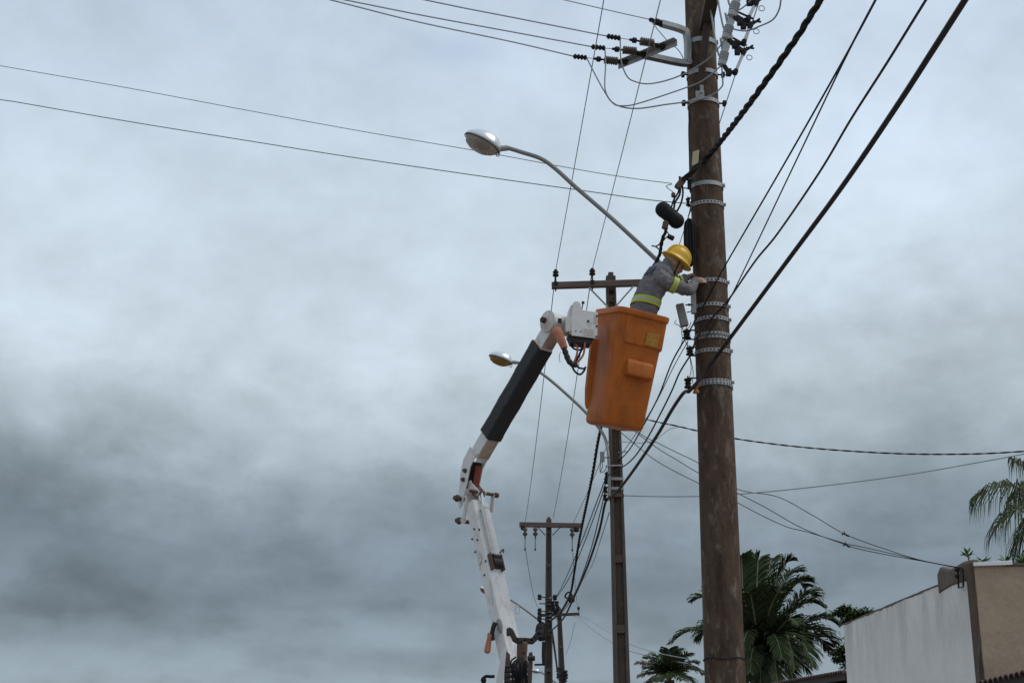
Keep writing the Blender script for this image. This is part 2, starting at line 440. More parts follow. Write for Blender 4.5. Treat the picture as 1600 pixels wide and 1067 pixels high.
for y, kw in ((59, dict(holes=False, h=.06, m=M_GALV)), (284, dict(holes=False, h=.05, m=M_GALV)), (314, {}), (436, {}), (474, {}), (495, {}),
              (519, dict(m=M_GALV, h=.03)), (525, dict(m=M_GALV, off=.009, lug=False, h=.028)), (544, dict(tilt=.06, m=M_BAND)), (593, dict(m=M_BAND, h=.034)), (599, dict(m=M_GALV, tilt=-.05, off=.010, lug=False, h=.032))):
    perf_band(y, **kw)
# through bolts with square nuts and the strap at the crossarm brace
for y in (108, 153):
    c, R, o = perf_band(y, holes=False, h=.05, m=M_GALV, lug=False, name='strap')
    mb = MB()
    for s in (-1, 1):
        mb.lathe(c + V((s * (R - .02), -.06, 0)), V((s, 0, 0)), [(0, .012), (.05, .012), (.05, .04), (.09, .04), (.09, .012), (.10, .012)], 4)
    mb.split('through_bolt', M_DARK, o, bevel=.003)
mb = MB(); z = zpix(1134, 1030, Y1); mb.tube([V((X1 + math.cos(t * .2618) * (r1(z) + .008), Y1 + math.sin(t * .2618) * (r1(z) + .008), z + .01 * math.sin(t))) for t in range(25)], .006, 6)
mb.build('wire_tie', M_DARK, pole1)
# yellowed plate
c = at(1087, 250, Y1 - .1); c.x = X1 - .13; c.y = Y1 - .145
mb = MB(); n_ = V((-.62, -.78, 0)); s_ = V((.78, -.62, 0))
mb.obox(c + n_ * .012, (s_, n_, (EZ + s_ * .12).normalized()), (.042, .004, .085)); mb.build('number_plate', M_YPLATE, pole1, bevel=.002)
mb = MB(); mb.tube(smooth_path([at(1078, 168, Y1 - .05), at(1076, 200, Y1 - .05), at(1077, 245, Y1 - .05), at(1078, 300, Y1 - .05)]), .006, 6); mb.build('earth_wire', M_DARK, pole1)

# crossarm over the street towards the viewer, with its angle brace
zA = zpix(1105, 40, Y1 - .28)
a0, a1 = at_z(1104.5, 40, zA), at_z(1113, 0, zA)
ad = (a1 - a0); ad.z = 0; ad.normalize(); side = ad.cross(EZ).normalized()
mb = MB(); mb.beam(a0 - ad * .12 + EZ * .06, a0 + ad * 2.2 + EZ * .06, side, .15, .125)
arm1 = mb.build('crossarm', M_DWOOD, pole1, bevel=.008)
b0 = V((X1 + at(1098, 152, Y1 - .2).x - at(1108.6, 152, Y1 - .2).x, Y1 - .205, zpix(1098, 152, Y1 - .2))); b1 = a0 + ad * .06
mb = MB(); t_ = (b1 - b0).normalized(); nn = t_.cross(side).normalized()
L = (b1 - b0).length
mb.obox((b0 + b1) / 2, (t_, side, nn), (L / 2, .040, .03)); mb.build('brace', M_DWOOD, pole1, bevel=.005)
mb = MB(); mb.obox(b0 + V((.03, -.045, .16)), (EX, EY, EZ), (.022, .005, .20)); mb.obox(b0 + V((.005, -.05, .0)), (EX, EY, EZ), (.05, .006, .05)); mb.cyl(b0 + V((.02, -.05, .03)), b0 + V((.02, -.075, .03)), .016, n=8)
mb.build('brace_strap', M_GALV, pole1, bevel=.002)
# bent channel bracket on the pole's left side
zt, zb = zpix(1078, 50, Y1 - .12), zpix(1075, 100, Y1 - .12)
top_end, low_end = at_z(1033, 37, zt + .03), at_z(1008, 87, zb)
pl = V((X1 - .185, Y1 - .13, 0))
path = smooth_path([top_end, V((pl.x - .06, pl.y - .02, zt + .01)), V((pl.x, pl.y, zt - .06)), V((pl.x, pl.y, zb + .07)), V((pl.x - .035, pl.y, zb)), low_end], 7)
mb = MB()
fr = frames(path); rg = []
hs = V((.35, -1, 0)).normalized()
for i, p in enumerate(path):
    t = fr[i][0]; b = (hs - t * hs.dot(t)).normalized(); nrm = t.cross(b)
    rg.append([p + b * .04 + nrm * .03, p + b * .04 - nrm * .03, p + b * .034 - nrm * .03, p + b * .034 + nrm * .024, p - b * .034 + nrm * .024, p - b * .034 - nrm * .03, p - b * .04 - nrm * .03, p - b * .04 + nrm * .03])
mb.loft(rg); mb.build('channel_bracket', M_GALV, pole1, angle=30)
bar0, bar1 = at_z(966, 104, zb), at_z(1058, 67, zb); bd = (bar1 - bar0).normalized(); bs = bd.cross(EZ)
mb = MB(); mb.obox((bar0 + bar1) / 2 + EZ * 0, (bd, bs, EZ), ((bar1 - bar0).length / 2, .004, .04)); mb.obox((bar0 + bar1) / 2 + EZ * .037 + bs * .036, (bd, bs, EZ), ((bar1 - bar0).length / 2, .033, .004))
mb.build('angle_bar', M_GALV, pole1, bevel=.002)

# spool insulators bolted to the pole's left side
def spool(px, py, Y, r, h, m, parent, bolt=True, name='insulator'):
    c = at(px, py, Y); mb = MB()
    mb.lathe(c - EZ * h / 2, EZ, [(0, r * .5), (0, r), (h * .14, r), (h * .26, r * .72), (h * .42, r * .62), (h * .5, r * .95), (h * .58, r * .62), (h * .74, r * .72), (h * .86, r), (h, r), (h, r * .5)], 14)
    o = mb.build(name, m, parent)
    if bolt:
        q = MB(); q.cyl(c - EZ * h * .75, c + EZ * h * .85, r * .2, n=8)
        e = V((X1 if parent is pole1 else parent.location.x, c.y, c.z))
        tx = e.x - (r1(c.z) if parent is pole1 else .08)
        for s in (-1, 1): q.beam(c + EZ * (s * h * .62), V((tx, c.y, c.z + s * h * .62)), EY, r * .7, .008)
        q.build('clevis', M_DARK, o)
    return c
spool(1075, 316, Y1 - .05, .026, .085, M_DARK, pole1)
spool(1073, 523, Y1 - .08, .047, .085, M_DARK, pole1)
spool(1078, 549, Y1 - .08, .045, .08, M_DARK, pole1)
spool(1075, 599, Y1 - .12, .043, .10, M_DARK, pole1)
spool(1087.5, 607, Y1 - .2, .036, .10, M_TERRA, pole1, bolt=False)

# ---- three concrete poles down the street
def h_pole(name, top, bot, Y, wt, wb, label, ribs=9, group=None):
    """I-section concrete pole: two tapered flanges, a web set back between them and cross ribs"""
    T, B = at(*top, Y), at(*bot, Y); d = (T - B) / (T.z - B.z)
    B0 = B - d * (B.z - .1)
    root = thing(name, V((B0.x, B0.y, .12)), label, 'utility pole', group)
    def wd(z): return wb + (wt - wb) * (z - B.z) / (T.z - B.z)
    def ctr(z): return B0 + d * (z - .1)
    dp = 1.15
    mb = MB()
    for s in (-1, 1):
        q = []
        for z in (.1, T.z):
            w_ = wd(z); c = ctr(z); xo, xi = s * w_ / 2, s * w_ * .27
            q.append([c + V((xo, -w_ * dp / 2, 0)), c + V((xi, -w_ * dp / 2, 0)), c + V((xi, w_ * dp / 2, 0)), c + V((xo, w_ * dp / 2, 0))])
        mb.loft(q)
    mb.split('flange', M_CONC, root, bevel=.008)
    mb = MB(); q = []
    for z in (.1, T.z - .002):
        w_ = wd(z); c = ctr(z); q.append([c + V((a * w_ * .275, b * w_ * .28, 0)) for a, b in ((-1, -1), (1, -1), (1, 1), (-1, 1))])
    mb.loft(q)
    mb.build('web', M_CONC, root, smooth=False)
    mb = MB()
    for k in range(ribs):
        z = .6 + (T.z - 1.0) * k / (ribs - 1); w_ = wd(z); c = ctr(z)
        mb.obox(c, (EX, EY, EZ), (w_ * .272, w_ * dp / 2 - .006, .06))
    mb.obox(ctr(T.z - .1), (EX, EY, EZ), (wt * .272, wt * dp / 2 - .006, .16))
    mb.split('rib', M_CONC, root, bevel=.006)
    return root, ctr, wd
pole2, ctr2, wd2 = h_pole('utility_pole', (954, 433), (971.5, 1067), Y2, .155, .235, 'I-section concrete utility pole standing behind the orange bucket')
pole3, ctr3, wd3 = h_pole('utility_pole', (857.5, 811), (857, 1067), Y3, .16, .245, 'concrete utility pole whose wooden crossarm carries hanging insulators')
pole4, ctr4, wd4 = h_pole('utility_pole', (873.4, 950), (878.5, 1067), Y4, .19, .30, 'farthest concrete utility pole with thin crossarm and upright pins at both ends', 7)

def crossarm(root, p0, p1, hgt, dep, braces, m=M_WOOD):
    mb = MB(); mb.beam(p0, p1, EY, dep, hgt); o = mb.build('crossarm', m, root, bevel=.006)
    for a, b in braces:
        q = MB(); q.beam(a, b, EY, .03, .022); q.build('brace', M_GALV if root is pole2 else M_DARK, root)
    return o
def pin_insulator(root, p, r, h, m=M_DARK, down=False):
    s = -1 if down else 1
    mb = MB(); mb.lathe(p, EZ * s, [(0, r * .25), (h * .45, r * .25), (h * .45, r * .95), (h * .58, r), (h * .62, r * .7), (h * .72, r * .75), (h * .76, r), (h * .84, r * .9), (h * .88, r * .5), (h, r * .55), (h, r * .1)], 14)
    return mb.build('insulator', m, root)
YA = Y2 - .2
zc2 = at(954, 445, YA).z
crossarm(pole2, at(862, 446.5, YA), at(1056, 440.5, YA), .105, .09,
         [(at(920, 449, YA - .03), at(950, 480, YA + .02)), (at(990, 447, YA - .03), at(961, 480, YA + .02))])
HV2 = []
for px, py in ((868.3, 444), (925.6, 442), (1050, 439)):
    p = at(px, py, YA) + EZ * .05
    pin_insulator(pole2, p, .052, .20); HV2.append(p + EZ * .185)
    q = MB(); q.cyl(p - EZ * .17, p + EZ * .02, .012, n=8); q.build('pin', M_DARK, pole2)
    q = MB(); q.obox(p - EZ * .052 - EY * .052, (EX, EY, EZ), (.03, .006, .03)); q.build('bolt_plate', M_DARK, pole2)
for k in range(3):     # bolts on the concrete
    q = MB(); z = ctr2(0); c = at(957 + k * .4, 458 + k * 9, Y2 - .1); q.cyl(c, c - EY * .02, .012, n=8); q.build('bolt', M_DARK, pole2)
# low-voltage rack on pole 2
for py, px in ((742, 948), (751, 947), (765, 946), (777, 945)):
    spool(px, py, Y2 - .08, .036, .075, M_DARK, pole2, name='insulator')
for py in (729, 750, 765, 776):
    c = at(964, py, Y2); w_ = wd2(c.z); q = MB()
    c.x = ctr2(c.z).x
    q.obox(c, (EX, EY, EZ), (w_ / 2 + .008, w_ * .575 + .008, .022)); q.build('band', M_GALV if py in (750, 765) else M_RUSTY, pole2)
q = MB(); q.cyl(at(946, 728, Y2 - .2), at(973, 727, Y2 - .2), .012, n=8); q.cyl(at(966, 707, Y2 - .1), at(979, 705, Y2 - .1), .01, n=8); q.build('bolt', M_GALV, pole2)
# crossarm and hanging strings of pole 3
YB = Y3 - .22
crossarm(pole3, at(811.5, 819.3, YB), at(908, 821, YB), .145, .11, [(at(840, 823, YB - .05), at(852, 836, YB)), (at(876, 823, YB - .05), at(863, 836, YB))])
HV3 = []
for px, py in ((820.5, 824), (836.5, 824), (894, 825)):
    p = at(px, py, YB - .09); mb = MB()
    mb.lathe(p + EZ * .08, -EZ, [(0, .02), (.1, .02), (.1, .07), (.16, .075), (.18, .04), (.24, .045), (.25, .08), (.31, .07), (.33, .03), (.42, .02), (.42, .012), (.72, .012), (.72, .03), (.78, .03)], 10)
    mb.build('hanging_insulator', M_PORC, pole3); HV3.append(p - EZ * .3)
q = MB(); c = at(900.5, 826, YB - .05); q.lathe(c - EZ * .1, EZ, [(0, .04), (.03, .09), (.14, .09), (.17, .05)], 12); q.build('insulator', M_DARK, pole3)
q = MB(); c = at(817, 823, YB - .05); q.lathe(c - EZ * .1, EZ, [(0, .03), (.03, .07), (.12, .07), (.15, .04)], 12); q.build('insulator', M_DARK, pole3)
for py in (934, 944, 956, 962, 968):
    c = at(857, py, Y3); c.x = ctr3(c.z).x; w_ = wd3(c.z); q = MB()
    q.obox(c, (EX, EY, EZ), (w_ / 2 + .01, w_ * .575 + .01, .02)); q.build('band', M_GALV, pole3)
    q = MB(); q.cyl(c + V((-.3, -.2, 0)), c + V((.02, -.2, 0)), .016, n=6)
    q.lathe(c + V((-.28 if py != 944 else .24, -.2, -.08)), EZ, [(0, .05), (.03, .07), (.08, .05), (.12, .07), (.16, .05)], 10); q.build('insulator', M_DARK, pole3)
for px, py in ((867, 933), (863, 943), (870, 955), (864, 951)):
    c = at(px, py, Y3 - .15); q = MB(); q.lathe(c - EZ * .08, EZ, [(0, .05), (.03, .07), (.08, .05), (.12, .07), (.16, .05)], 10); q.beam(c, V((ctr3(c.z).x + .1, c.y, c.z)), EZ, .02, .02); q.build('insulator', M_DARK, pole3)
# loops of jumper cable on pole 3
q = MB()
for k in range(5):
    a, b = (865 + k * .8, 950 - k * 4), (868 + k, 956 - k)
    q.tube(smooth_path([at(863, 942 + k * 3, Y3 - .2), at(866 + k * 1.6, 938 + k * 2, Y3 - .25), at(870 + k * .6, 946 + k * 2, Y3 - .25), at(866, 958 - k, Y3 - .2), at(862, 962, Y3 - .2)]), .014, 5)
q.build('jumper_loops', M_DARK, pole3)
# riser pipe and cable mass beside pole 3
q = MB(); q.tube(smooth_path([at(848, 972, Y3 - .1), at(845, 983, Y3 - .15), at(847, 1000, Y3 - .2)]), [.06, .12, .12, .14, .16, .16, .17, .17, .16, .15, .15, .14, .1][:13], 10)
q.build('cable_box', M_DARK, pole3)
q = MB(); q.tube(smooth_path([at(850, 1002, Y3 - .2), at(849.4, 1020, Y3 - .2), at(850, 1037, Y3 - .2)]), .06, 8); q.build('riser_pipe', M_DARK, pole3)
q = MB(); q.cyl(at(835, 1038, Y3 - .1), at(853, 1037.5, Y3 - .1), .03, n=8); q.build('bracket_bar', M_DARK, pole3)
q = MB(); q.tube(smooth_path([at(847, 972, Y3 - .15), at(846, 978, Y3 - .25), at(842, 990, Y3 - .3)]), .03, 6); q.build('cable_tail', M_CABLE, pole3)
# crossarm of pole 4
YD = Y4 - .25
crossarm(pole4, at(842.5, 961, YD), at(905.5, 958.8, YD), .13, .12, [], M_DWOOD)
HV4 = []
for px, py in ((843.8, 959.5), (904, 957.5)):
    p = at(px, py, YD) + EZ * .05; pin_insulator(pole4, p, .075, .26); HV4.append(p + EZ * .24)
for px, py in ((872, 1045), (872.5, 1055), (884, 1050), (884.5, 1056), (883, 1061)):
    c = at(px, py, Y4 - .2); q = MB(); q.lathe(c - EZ * .12, EZ, [(0, .06), (.04, .11), (.12, .06), (.16, .11), (.22, .06)], 10); q.beam(c, V((ctr4(c.z).x, c.y, c.z)), EZ, .03, .03); q.build('insulator', M_DARK, pole4)

# ------------------------------------------------------------------ strain insulators, cut-outs and jumpers at the big pole
strain = [((906, 89.5), (955, 95), (980, 98)), ((934.5, 74.5), (984, 79.5), (1008, 87)), ((958.5, 58.5), (1011, 66.5), (1037, 74.5))]
words = ['brown strain insulator string at the outer end of the angle bar', 'brown strain insulator string at the middle of the angle bar', 'brown strain insulator string at the bar end nearest the round pole']
CL = []
for (pc, pb, pe), lab in zip(strain, words):
    e = at_z(*pe, zb + .01); b = at_z(*pb, zb + .012); c = at_z(*pc, zb + .03)
    d = (b - e).normalized(); d2 = (c - b).normalized()
    root = thing('strain_insulator', e, lab, 'insulator', 'strain insulators on the angle bar')
    mb = MB(); R = .05; pr = [(-.082, .018), (-.078, R * .9), (-.06, R)]
    for k in range(5): pr += [(-.052 + k * .024, R), (-.046 + k * .024, R * .82), (-.040 + k * .024, R * .82), (-.034 + k * .024, R)]
    pr += [(.07, R), (.082, R * .85), (.086, .018)]
    mb.lathe(b, d2, pr, 16); mb.build('barrel', M_PORC, root)
    mb = MB(); mb.cyl(e, b - d2 * .08, .012, n=8); mb.lathe(e, d, [(-.02, .02), (.0, .035), (.03, .035), (.05, .018), (.08, .03), (.1, .03), (.12, .012)], 10); mb.build('clevis', M_DARK, root)
    mb = MB(); mb.cyl(b + d2 * .08, b + d2 * .135, .012, n=8); mb.lathe(b + d2 * .12, d2, [(0, .014), (.01, .032), (.05, .034), (.06, .018), (.09, .014)], 10); mb.cyl(b + d2 * .2, c - d2 * .05, .004, n=6); mb.build('link', M_DARK, root)
    mb = MB(); pr = [(-.085, .012)]
    for k in range(4): pr += [(-.08 + k * .04, .02), (-.072 + k * .04, .032), (-.056 + k * .04, .032), (-.048 + k * .04, .02)]
    pr += [(.082, .012)]
    mb.lathe(c, d2, pr, 12); mb.build('clamp', M_DARK, root); CL.append((c, d2))
# insulator-less clamp at the end of the top arm
root = thing('wire_clamp', top_end, 'dark wire clamp at the tip of the upper channel arm', 'clamp')
mb = MB(); dW = (at_z(1020, 32.5, top_end.z) - top_end).normalized(); mb.lathe(top_end, dW, [(-.04, .015), (0, .04), (.08, .042), (.1, .025), (.15, .03), (.18, .01)], 10); mb.build('body', M_DARK, root)
TOPC = top_end + dW * .17

cut = [((1127.5, 102), (1136, 68), (1149, 113), (1160.5, 86), Y1 - .62), ((1133.5, 61), (1144, 28), (1162, 67), (1171, 45), Y1 - 1.12), ((1143, 25.5), (1155, -10), (1169, 30), (1179, 9), Y1 - 1.62)]
cl = ['grey ribbed fuse cut-out with white tube, lowest of three beside the round pole', 'grey ribbed fuse cut-out with white tube, middle one of three beside the round pole', 'grey ribbed fuse cut-out with white tube, topmost of three beside the round pole']
CB = []
for (b0_, b1_, t0_, t1_, Yc), lab in zip(cut, cl):
    p0, p1 = at(*b0_, Yc), at(*b1_, Yc - .02); d = (p1 - p0); Lc = d.length; d.normalize()
    root = thing('fuse_cutout', p0, lab, 'fuse cutout', 'fuse cut-outs on the crossarm')
    pr = [(0, .02), (.0, .047), (.05, .05), (.055, .04)]
    for k in range(5): pr += [(.06 + k * .021, .04), (.068 + k * .021, .054), (.074 + k * .021, .054), (.078 + k * .021, .04)]
    pr += [(.175, .038), (Lc - .02, .042), (Lc, .042), (Lc + .02, .05), (Lc + .1, .05), (Lc + .1, .02)]
    mb = MB(); mb.lathe(p0, d, pr, 18); mb.build('porcelain', M_GREYINS, root)
    q0, q1 = at(*t0_, Yc - .05), at(*t1_, Yc - .05)
    mb = MB(); mb.cyl(q0, q1, .018, n=12); tb = mb.build('fuse_tube', M_TUBE, root)
    td = (q1 - q0).normalized()
    mb = MB(); mb.lathe(q1 - td * .01, td, [(0, .024), (.05, .03), (.09, .026), (.1, .012)], 10); mb.beam(q1 + td * .04, q1 + td * .13 + EX * .07, EY, .03, .02); mb.beam(q1 + td * .1, q1 + td * .09 + EX * .10, EY, .02, .015)
    mb.build('latch', M_DARK, tb)
    mb = MB(); rc = q1 + V((.075, 0, -.035)); mb.tube([rc + V((math.cos(k * .5236) * .032, 0, math.sin(k * .5236) * .032)) for k in range(13)], .005, 6); mb.build('pull_ring', M_GALV, tb)
    mb = MB(); mid = (p0 + q0) / 2 + V((0, 0, -.05)); mb.beam(p0 + V((.03, 0, -.01)), mid, EY, .035, .045); mb.beam(mid, q0, EY, .04, .035); mb.obox(mid, (EX, EY, EZ), (.03, .03, .04)); mb.cyl(q0 - EY * .04, q0 + EY * .04, .03, n=10); mb.build('lower_hinge', M_DARK, root, bevel=.004)
    pm = p0.lerp(p1, 1.0) + V((.04, 0, .02)); mb = MB(); mb.beam(pm, q1 + td * .05 - EX * .02, EY, .035, .05); mb.beam(pm + V((.03, 0, .05)), q1 + td * .13, EY, .02, .02); mb.obox(pm.lerp(q1, .55) - EZ * .03, (EX, EY, EZ), (.03, .025, .045)); mb.build('upper_contact', M_DARK, root, bevel=.004)
    hm = p0.lerp(p1, .62); ap = V((a0 + ad * (a0.y - Yc + .1)) ) if False else a0 + ad * ((a0.y - Yc) / max(.2, -ad.y)) + EZ * .04
    hp = [ap - side * .05 * -1, ap + V((.02, 0, -.16)), ap.lerp(hm, .45) + V((0, 0, -.13)), hm]
    mb = MB(); mb.tube(smooth_path([ap, V((ap.x + .07, ap.y, hm.z - .01)), V((ap.x + .12, ap.y, hm.z - .02)), hm.lerp(ap, .3) + V((0, 0, 0)), hm], 5), .011, 8); mb.build('hanger', M_GALV, root)
    CB.append((p0, p0.lerp(p1, .5), q1))

def wire(name, pts, r, m, label, cat='wire', group=None, k=8, n=6):
    mb = MB(); mb.tube(smooth_path(pts, k), r, n)
    return tag(mb.build(name, m), label, cat, group)
def zj(l): return [(860 + a / 4, b / 4) for a, b in l]
def jump(lst, ys, label, start=None, end=None, r=.0085):
    pts = [at(px, py, y) for (px, py), y in zip(zj(lst), ys)]
    if start is not None: pts[0] = start
    if end is not None: pts[-1] = end
    wire('jumper_wire', pts, r, M_WIRE, label, group='jumper wires at the round pole')
def lin(a, b, n): return [a + (b - a) * i / (n - 1) for i in range(n)]
jump([(230, 375), (330, 560), (400, 650), (530, 680), (720, 655), (860, 635), (1000, 600), (1070, 545), (1077, 500), (1070, 450)], lin(CL[0][0].y, Y1 - .3, 5) + lin(Y1 - .4, Y1 - .62, 5), 'jumper wire making the lowest loop from angle bar round the pole front', CL[0][0] - CL[0][1] * .08, CB[0][0] - EZ * .02)
jump([(335, 310), (345, 400), (342, 560), (390, 645), (450, 663), (560, 645), (860, 545), (960, 500), (1070, 450)], lin(CL[1][0].y, Y1 - .3, 6) + lin(Y1 - .42, Y1 - .62, 3), 'jumper wire from middle strain insulator to the lowest cut-out', CL[1][0] - CL[1][1] * .08, CB[0][0] + V((0, -.01, -.01)))
jump([(425, 255), (442, 380), (480, 480), (540, 515), (620, 525), (740, 500), (860, 450), (1000, 360), (1090, 270)], lin(CL[2][0].y, Y1 - .35, 6) + lin(Y1 - .5, Y1 - 1.1, 3), 'jumper wire looping highest below the angle bar to the middle cut-out', CL[2][0] - CL[2][1] * .08, CB[1][0])
jump([(655, 135), (690, 210), (740, 265), (790, 305), (820, 345), (835, 385)], lin(TOPC.y, Y1 - .15, 6), 'thin jumper hanging from upper channel arm behind the angle bar', TOPC, None, .006)
jump([(1140, 230), (1220, 195), (1310, 165), (1390, 125), (1430, 60), (1442, -10)], lin(Y1 - 1.1, Y1 - 1.7, 6), 'jumper wire curling up to the right of the fuse cut-outs', CB[1][1], None, .009)
jump([(1180, 65), (1215, 40), (1260, -5)], lin(Y1 - 1.6, Y1 - 1.7, 3), 'short jumper wire behind the topmost cut-out', None, None, .008)
# ------------------------------------------------------------------ street lamps
def street_lamp(arm_px, Y, head, label, size=1.0, lens=None, rad=.024, dys=None, dirpx=None):
    """arm_px: pixels from the pole to the head; head=(outer px, inner px)"""
    dys = dys or [0] * len(arm_px)
    pts = [at(px, py, Y + dy) for (px, py), dy in zip(arm_px, dys)]
    root = thing('street_lamp', pts[0], label, 'street lamp', 'street lamps on bent arms')
    mb = MB(); mb.tube(smooth_path(pts, 8), rad, 10); mb.build('arm', M_ARM, root)
    o, i = at(*head[0], Y + dys[-1]), at(*head[1], Y + dys[-1])
    ax = (o - i); L = ax.length; ax.normalize()
    sy = EY * 1.0; n = ax.cross(sy).normalized()
    if n.z < 0: n = -n
    c = (o + i) / 2
    a_, b_ = L / 2, L / 2 * .70
    # upper shell: rings stacked along n
    def rings(prof, sink=0):
        return [ringpts(c + n * h + ax * sh, ax * a_ * k, sy * b_ * k, 28) for h, k, sh in prof]
    H = L * .30
    mb = MB(); mb.loft(rings([(-.012 * size, 1.03, 0), (0, 1.05, 0), (.02 * size, 1.02, 0), (H * .35, .93, 0), (H * .6, .80, -.01), (H * .8, .62, -.02), (H * .95, .38, -.02), (H, .08, -.02)]))
    sh = mb.build('shell', M_LAMPTOP, root, angle=60)
    mb = MB(); mb.loft(rings([(-.014 * size, 1.06, 0), (-.026 * size, 1.07, 0), (-.034 * size, 1.0, 0)]), cap=False)
    mb.build('lens_frame', M_LENSF, root)
    D = L * .30
    mb = MB(); mb.loft(rings([(-.02 * size, .98, 0), (-D * .35, .93, 0), (-D * .65, .78, .01), (-D * .88, .52, .01), (-D, .18, .01)]))
    ln = mb.build('lens', lens or M_LENS, root, angle=60)
    mb = MB(); mb.loft([ringpts(c + n * h, ax * a_ * k, sy * b_ * k, 16) for h, k in ((-.004, .55), (-D * .3, .38), (-D * .5, .15))]); mb.build('bulb', M_LENSA if lens else M_PORC, ln)
    e = pts[-1]; d = (i - e)
    mb = MB(); mb.tube([e - (pts[-2] - e).normalized() * -.04, i + ax * .05], [rad * 1.2, rad * 1.45], 12); mb.build('collar', M_GALV, root)
    mb = MB(); lc = i - n * .05; mb.tube([lc + V((math.cos(k * .5236) * .02, 0, math.sin(k * .5236) * .028)) for k in range(13)], .006, 6); mb.build('latch_clip', M_GALV, root)
    return root
z90 = at(1083, 488, Y1 - .1)
street_lamp([(1083, 487), (1083, 462), (1072, 447), (1030, 410), (960, 345), (900, 293), (868, 264), (845, 248), (815, 238), (789, 230)], Y1, ((729, 209), (781, 236)),
            'street lamp with bright shell on bent arm above the worker', rad=.026, dys=[-.12] * 2 + [-.05] + [0] * 7)
mb = None
lr = bpy.data.objects['street_lamp']
q = MB(); c = at(1083.5, 474, Y1 - .16); q.obox(c, (EX, EY, EZ), (.026, .03, .12)); q.build('base_channel', M_GALV, lr, bevel=.003)
street_lamp([(952, 775), (951.5, 728), (949, 700), (941, 676), (915, 644), (880, 611), (850, 586), (830, 574), (815, 568), (804, 565.5)], Y2, ((765.5, 554), (800, 567)),
            'street lamp with amber lens partly behind the black-wrapped boom', size=.9, lens=M_LENSA, rad=.024, dys=[-.16] * 2 + [-.1] + [0] * 7)
street_lamp([(850, 975), (840, 967), (815, 948), (800, 938), (785, 929), (771, 925)], Y3, ((750.5, 917.5), (769, 926)), 'small street lamp showing just past the lower boom edge', size=1, lens=M_LENSA, rad=.03)
street_lamp([(878, 1072), (868, 1066), (858, 1059), (850, 1052.5), (845, 1049.5)], Y4, ((831, 1046.5), (843.5, 1049)), 'tiny far street lamp beside the boom turret', rad=.035)

# ------------------------------------------------------------------ wires
def sagged(A, B, sag, n=14, ext=0):
    pts = [A.lerp(B, i / n) - EZ * (4 * sag * (i / n) * (1 - i / n)) for i in range(n + 1)]
    return pts
def extend(pts, L, droop=.0):
    d = (pts[-1] - pts[-2]).normalized()
    return pts + [pts[-1] + d * L * k / 3 for k in (1, 2, 3)]
G_HV = 'high-voltage conductors over the street'
# high-voltage conductors passing over the viewer
zt2 = HV2[0].z
ends = [(943.5, 0), (1032, 0), (1187, 0)]
hvl = ['bare conductor reaching the left end insulator of the wooden crossarm', 'bare conductor reaching the insulator beside the top of the I-section pole', 'bare conductor passing behind the round pole to the crossarm end hidden by the worker']
for A, e, lab in zip(HV2, ends, hvl):
    B = at_z(*e, A.z + .12)
    wire('power_line', extend([A, A.lerp(B, .5) - EZ * .02, B], 14), .0062, M_WIRE, lab, group=G_HV, k=4)
# pole 2 to pole 3
T3 = [HV3[0] + EZ * .45, at(864.5, 808, Y3 - .2), HV3[2] + EZ * .4]
lab3 = ['bare conductor falling from left crossarm insulator to the far crossarm left end', 'bare conductor falling to the top of the pole with hanging insulators', 'bare conductor running to the far crossarm right end']
for A, B, s, lab in zip(HV2, T3, (.25, .25, .25), lab3):
    wire('power_line', sagged(A, B, s), .0085, M_WIRE, lab, group=G_HV, k=2)
wire('power_line', sagged(HV3[0] - EZ * .25, HV4[0], .5), .012, M_WIRE, 'thin conductor from hanging insulator to the farthest crossarm left pin', group=G_HV, k=2)
wire('power_line', sagged(HV3[2] - EZ * .2, HV4[1], .5), .011, M_WIRE, 'thin conductor from right hanging insulator to the farthest crossarm right pin', group=G_HV, k=2)
# branch going left from the strain insulators
def left_wire(start, pix, z, label, r, m=M_WIRE, grp='branch conductors leaving to the left'):
    pts = [start] + [at_z(px, py, z - s) for px, py, s in pix]
    wire('branch_wire', extend(pts, 6), r, m, label, group=grp)
left_wire(CL[0][0] + CL[0][1] * .07, [(800, 65.8, .06), (650, 34, .1), (515, 0, .1)], zb + .03, 'branch conductor from the strain insulator at the outer bar end', .0085)
left_wire(CL[1][0] + CL[1][1] * .07, [(800, 50.3, .06), (660, 24.5, .1), (537, 0, .1)], zb + .03, 'branch conductor from the middle strain insulator', .0085)
left_wire(CL[2][0] + CL[2][1] * .07, [(800, 27.5, .06), (730, 14, .08), (662, 0, .08)], zb + .03, 'branch conductor from the strain insulator nearest the round pole', .0085)
left_wire(TOPC, [(960, 18.5, .02), (880, 0, .03)], top_end.z, 'thin branch conductor from the upper channel arm tip', .0065)
# low-voltage branch to the left
nL = V((.12, 1, 0)).normalized()
pA, pB = at(1050, 287, Y1 - .1), at(1070, 318, Y1 - .1)
wire('branch_wire', extend([at_plane(px, py, pA, nL) for px, py in ((1050, 287), (985, 278.5), (900, 264.5), (745, 236), (560, 204.5), (380, 171.5), (190, 136), (0, 103), (-160, 73))], 22), .005, M_WIRE, 'upper of two thin wires crossing the whole sky behind the lamp head', k=5)
wire('branch_wire', extend([at_plane(px, py, pB, nL) for px, py in ((1072, 318), (1010, 312), (900, 296.5), (800, 282.5), (560, 247.5), (380, 219), (200, 190), (30, 160.5), (0, 156), (-160, 131))], 22), .006, M_GWIRE, 'lower greenish one of two wires crossing the whole sky', k=5)
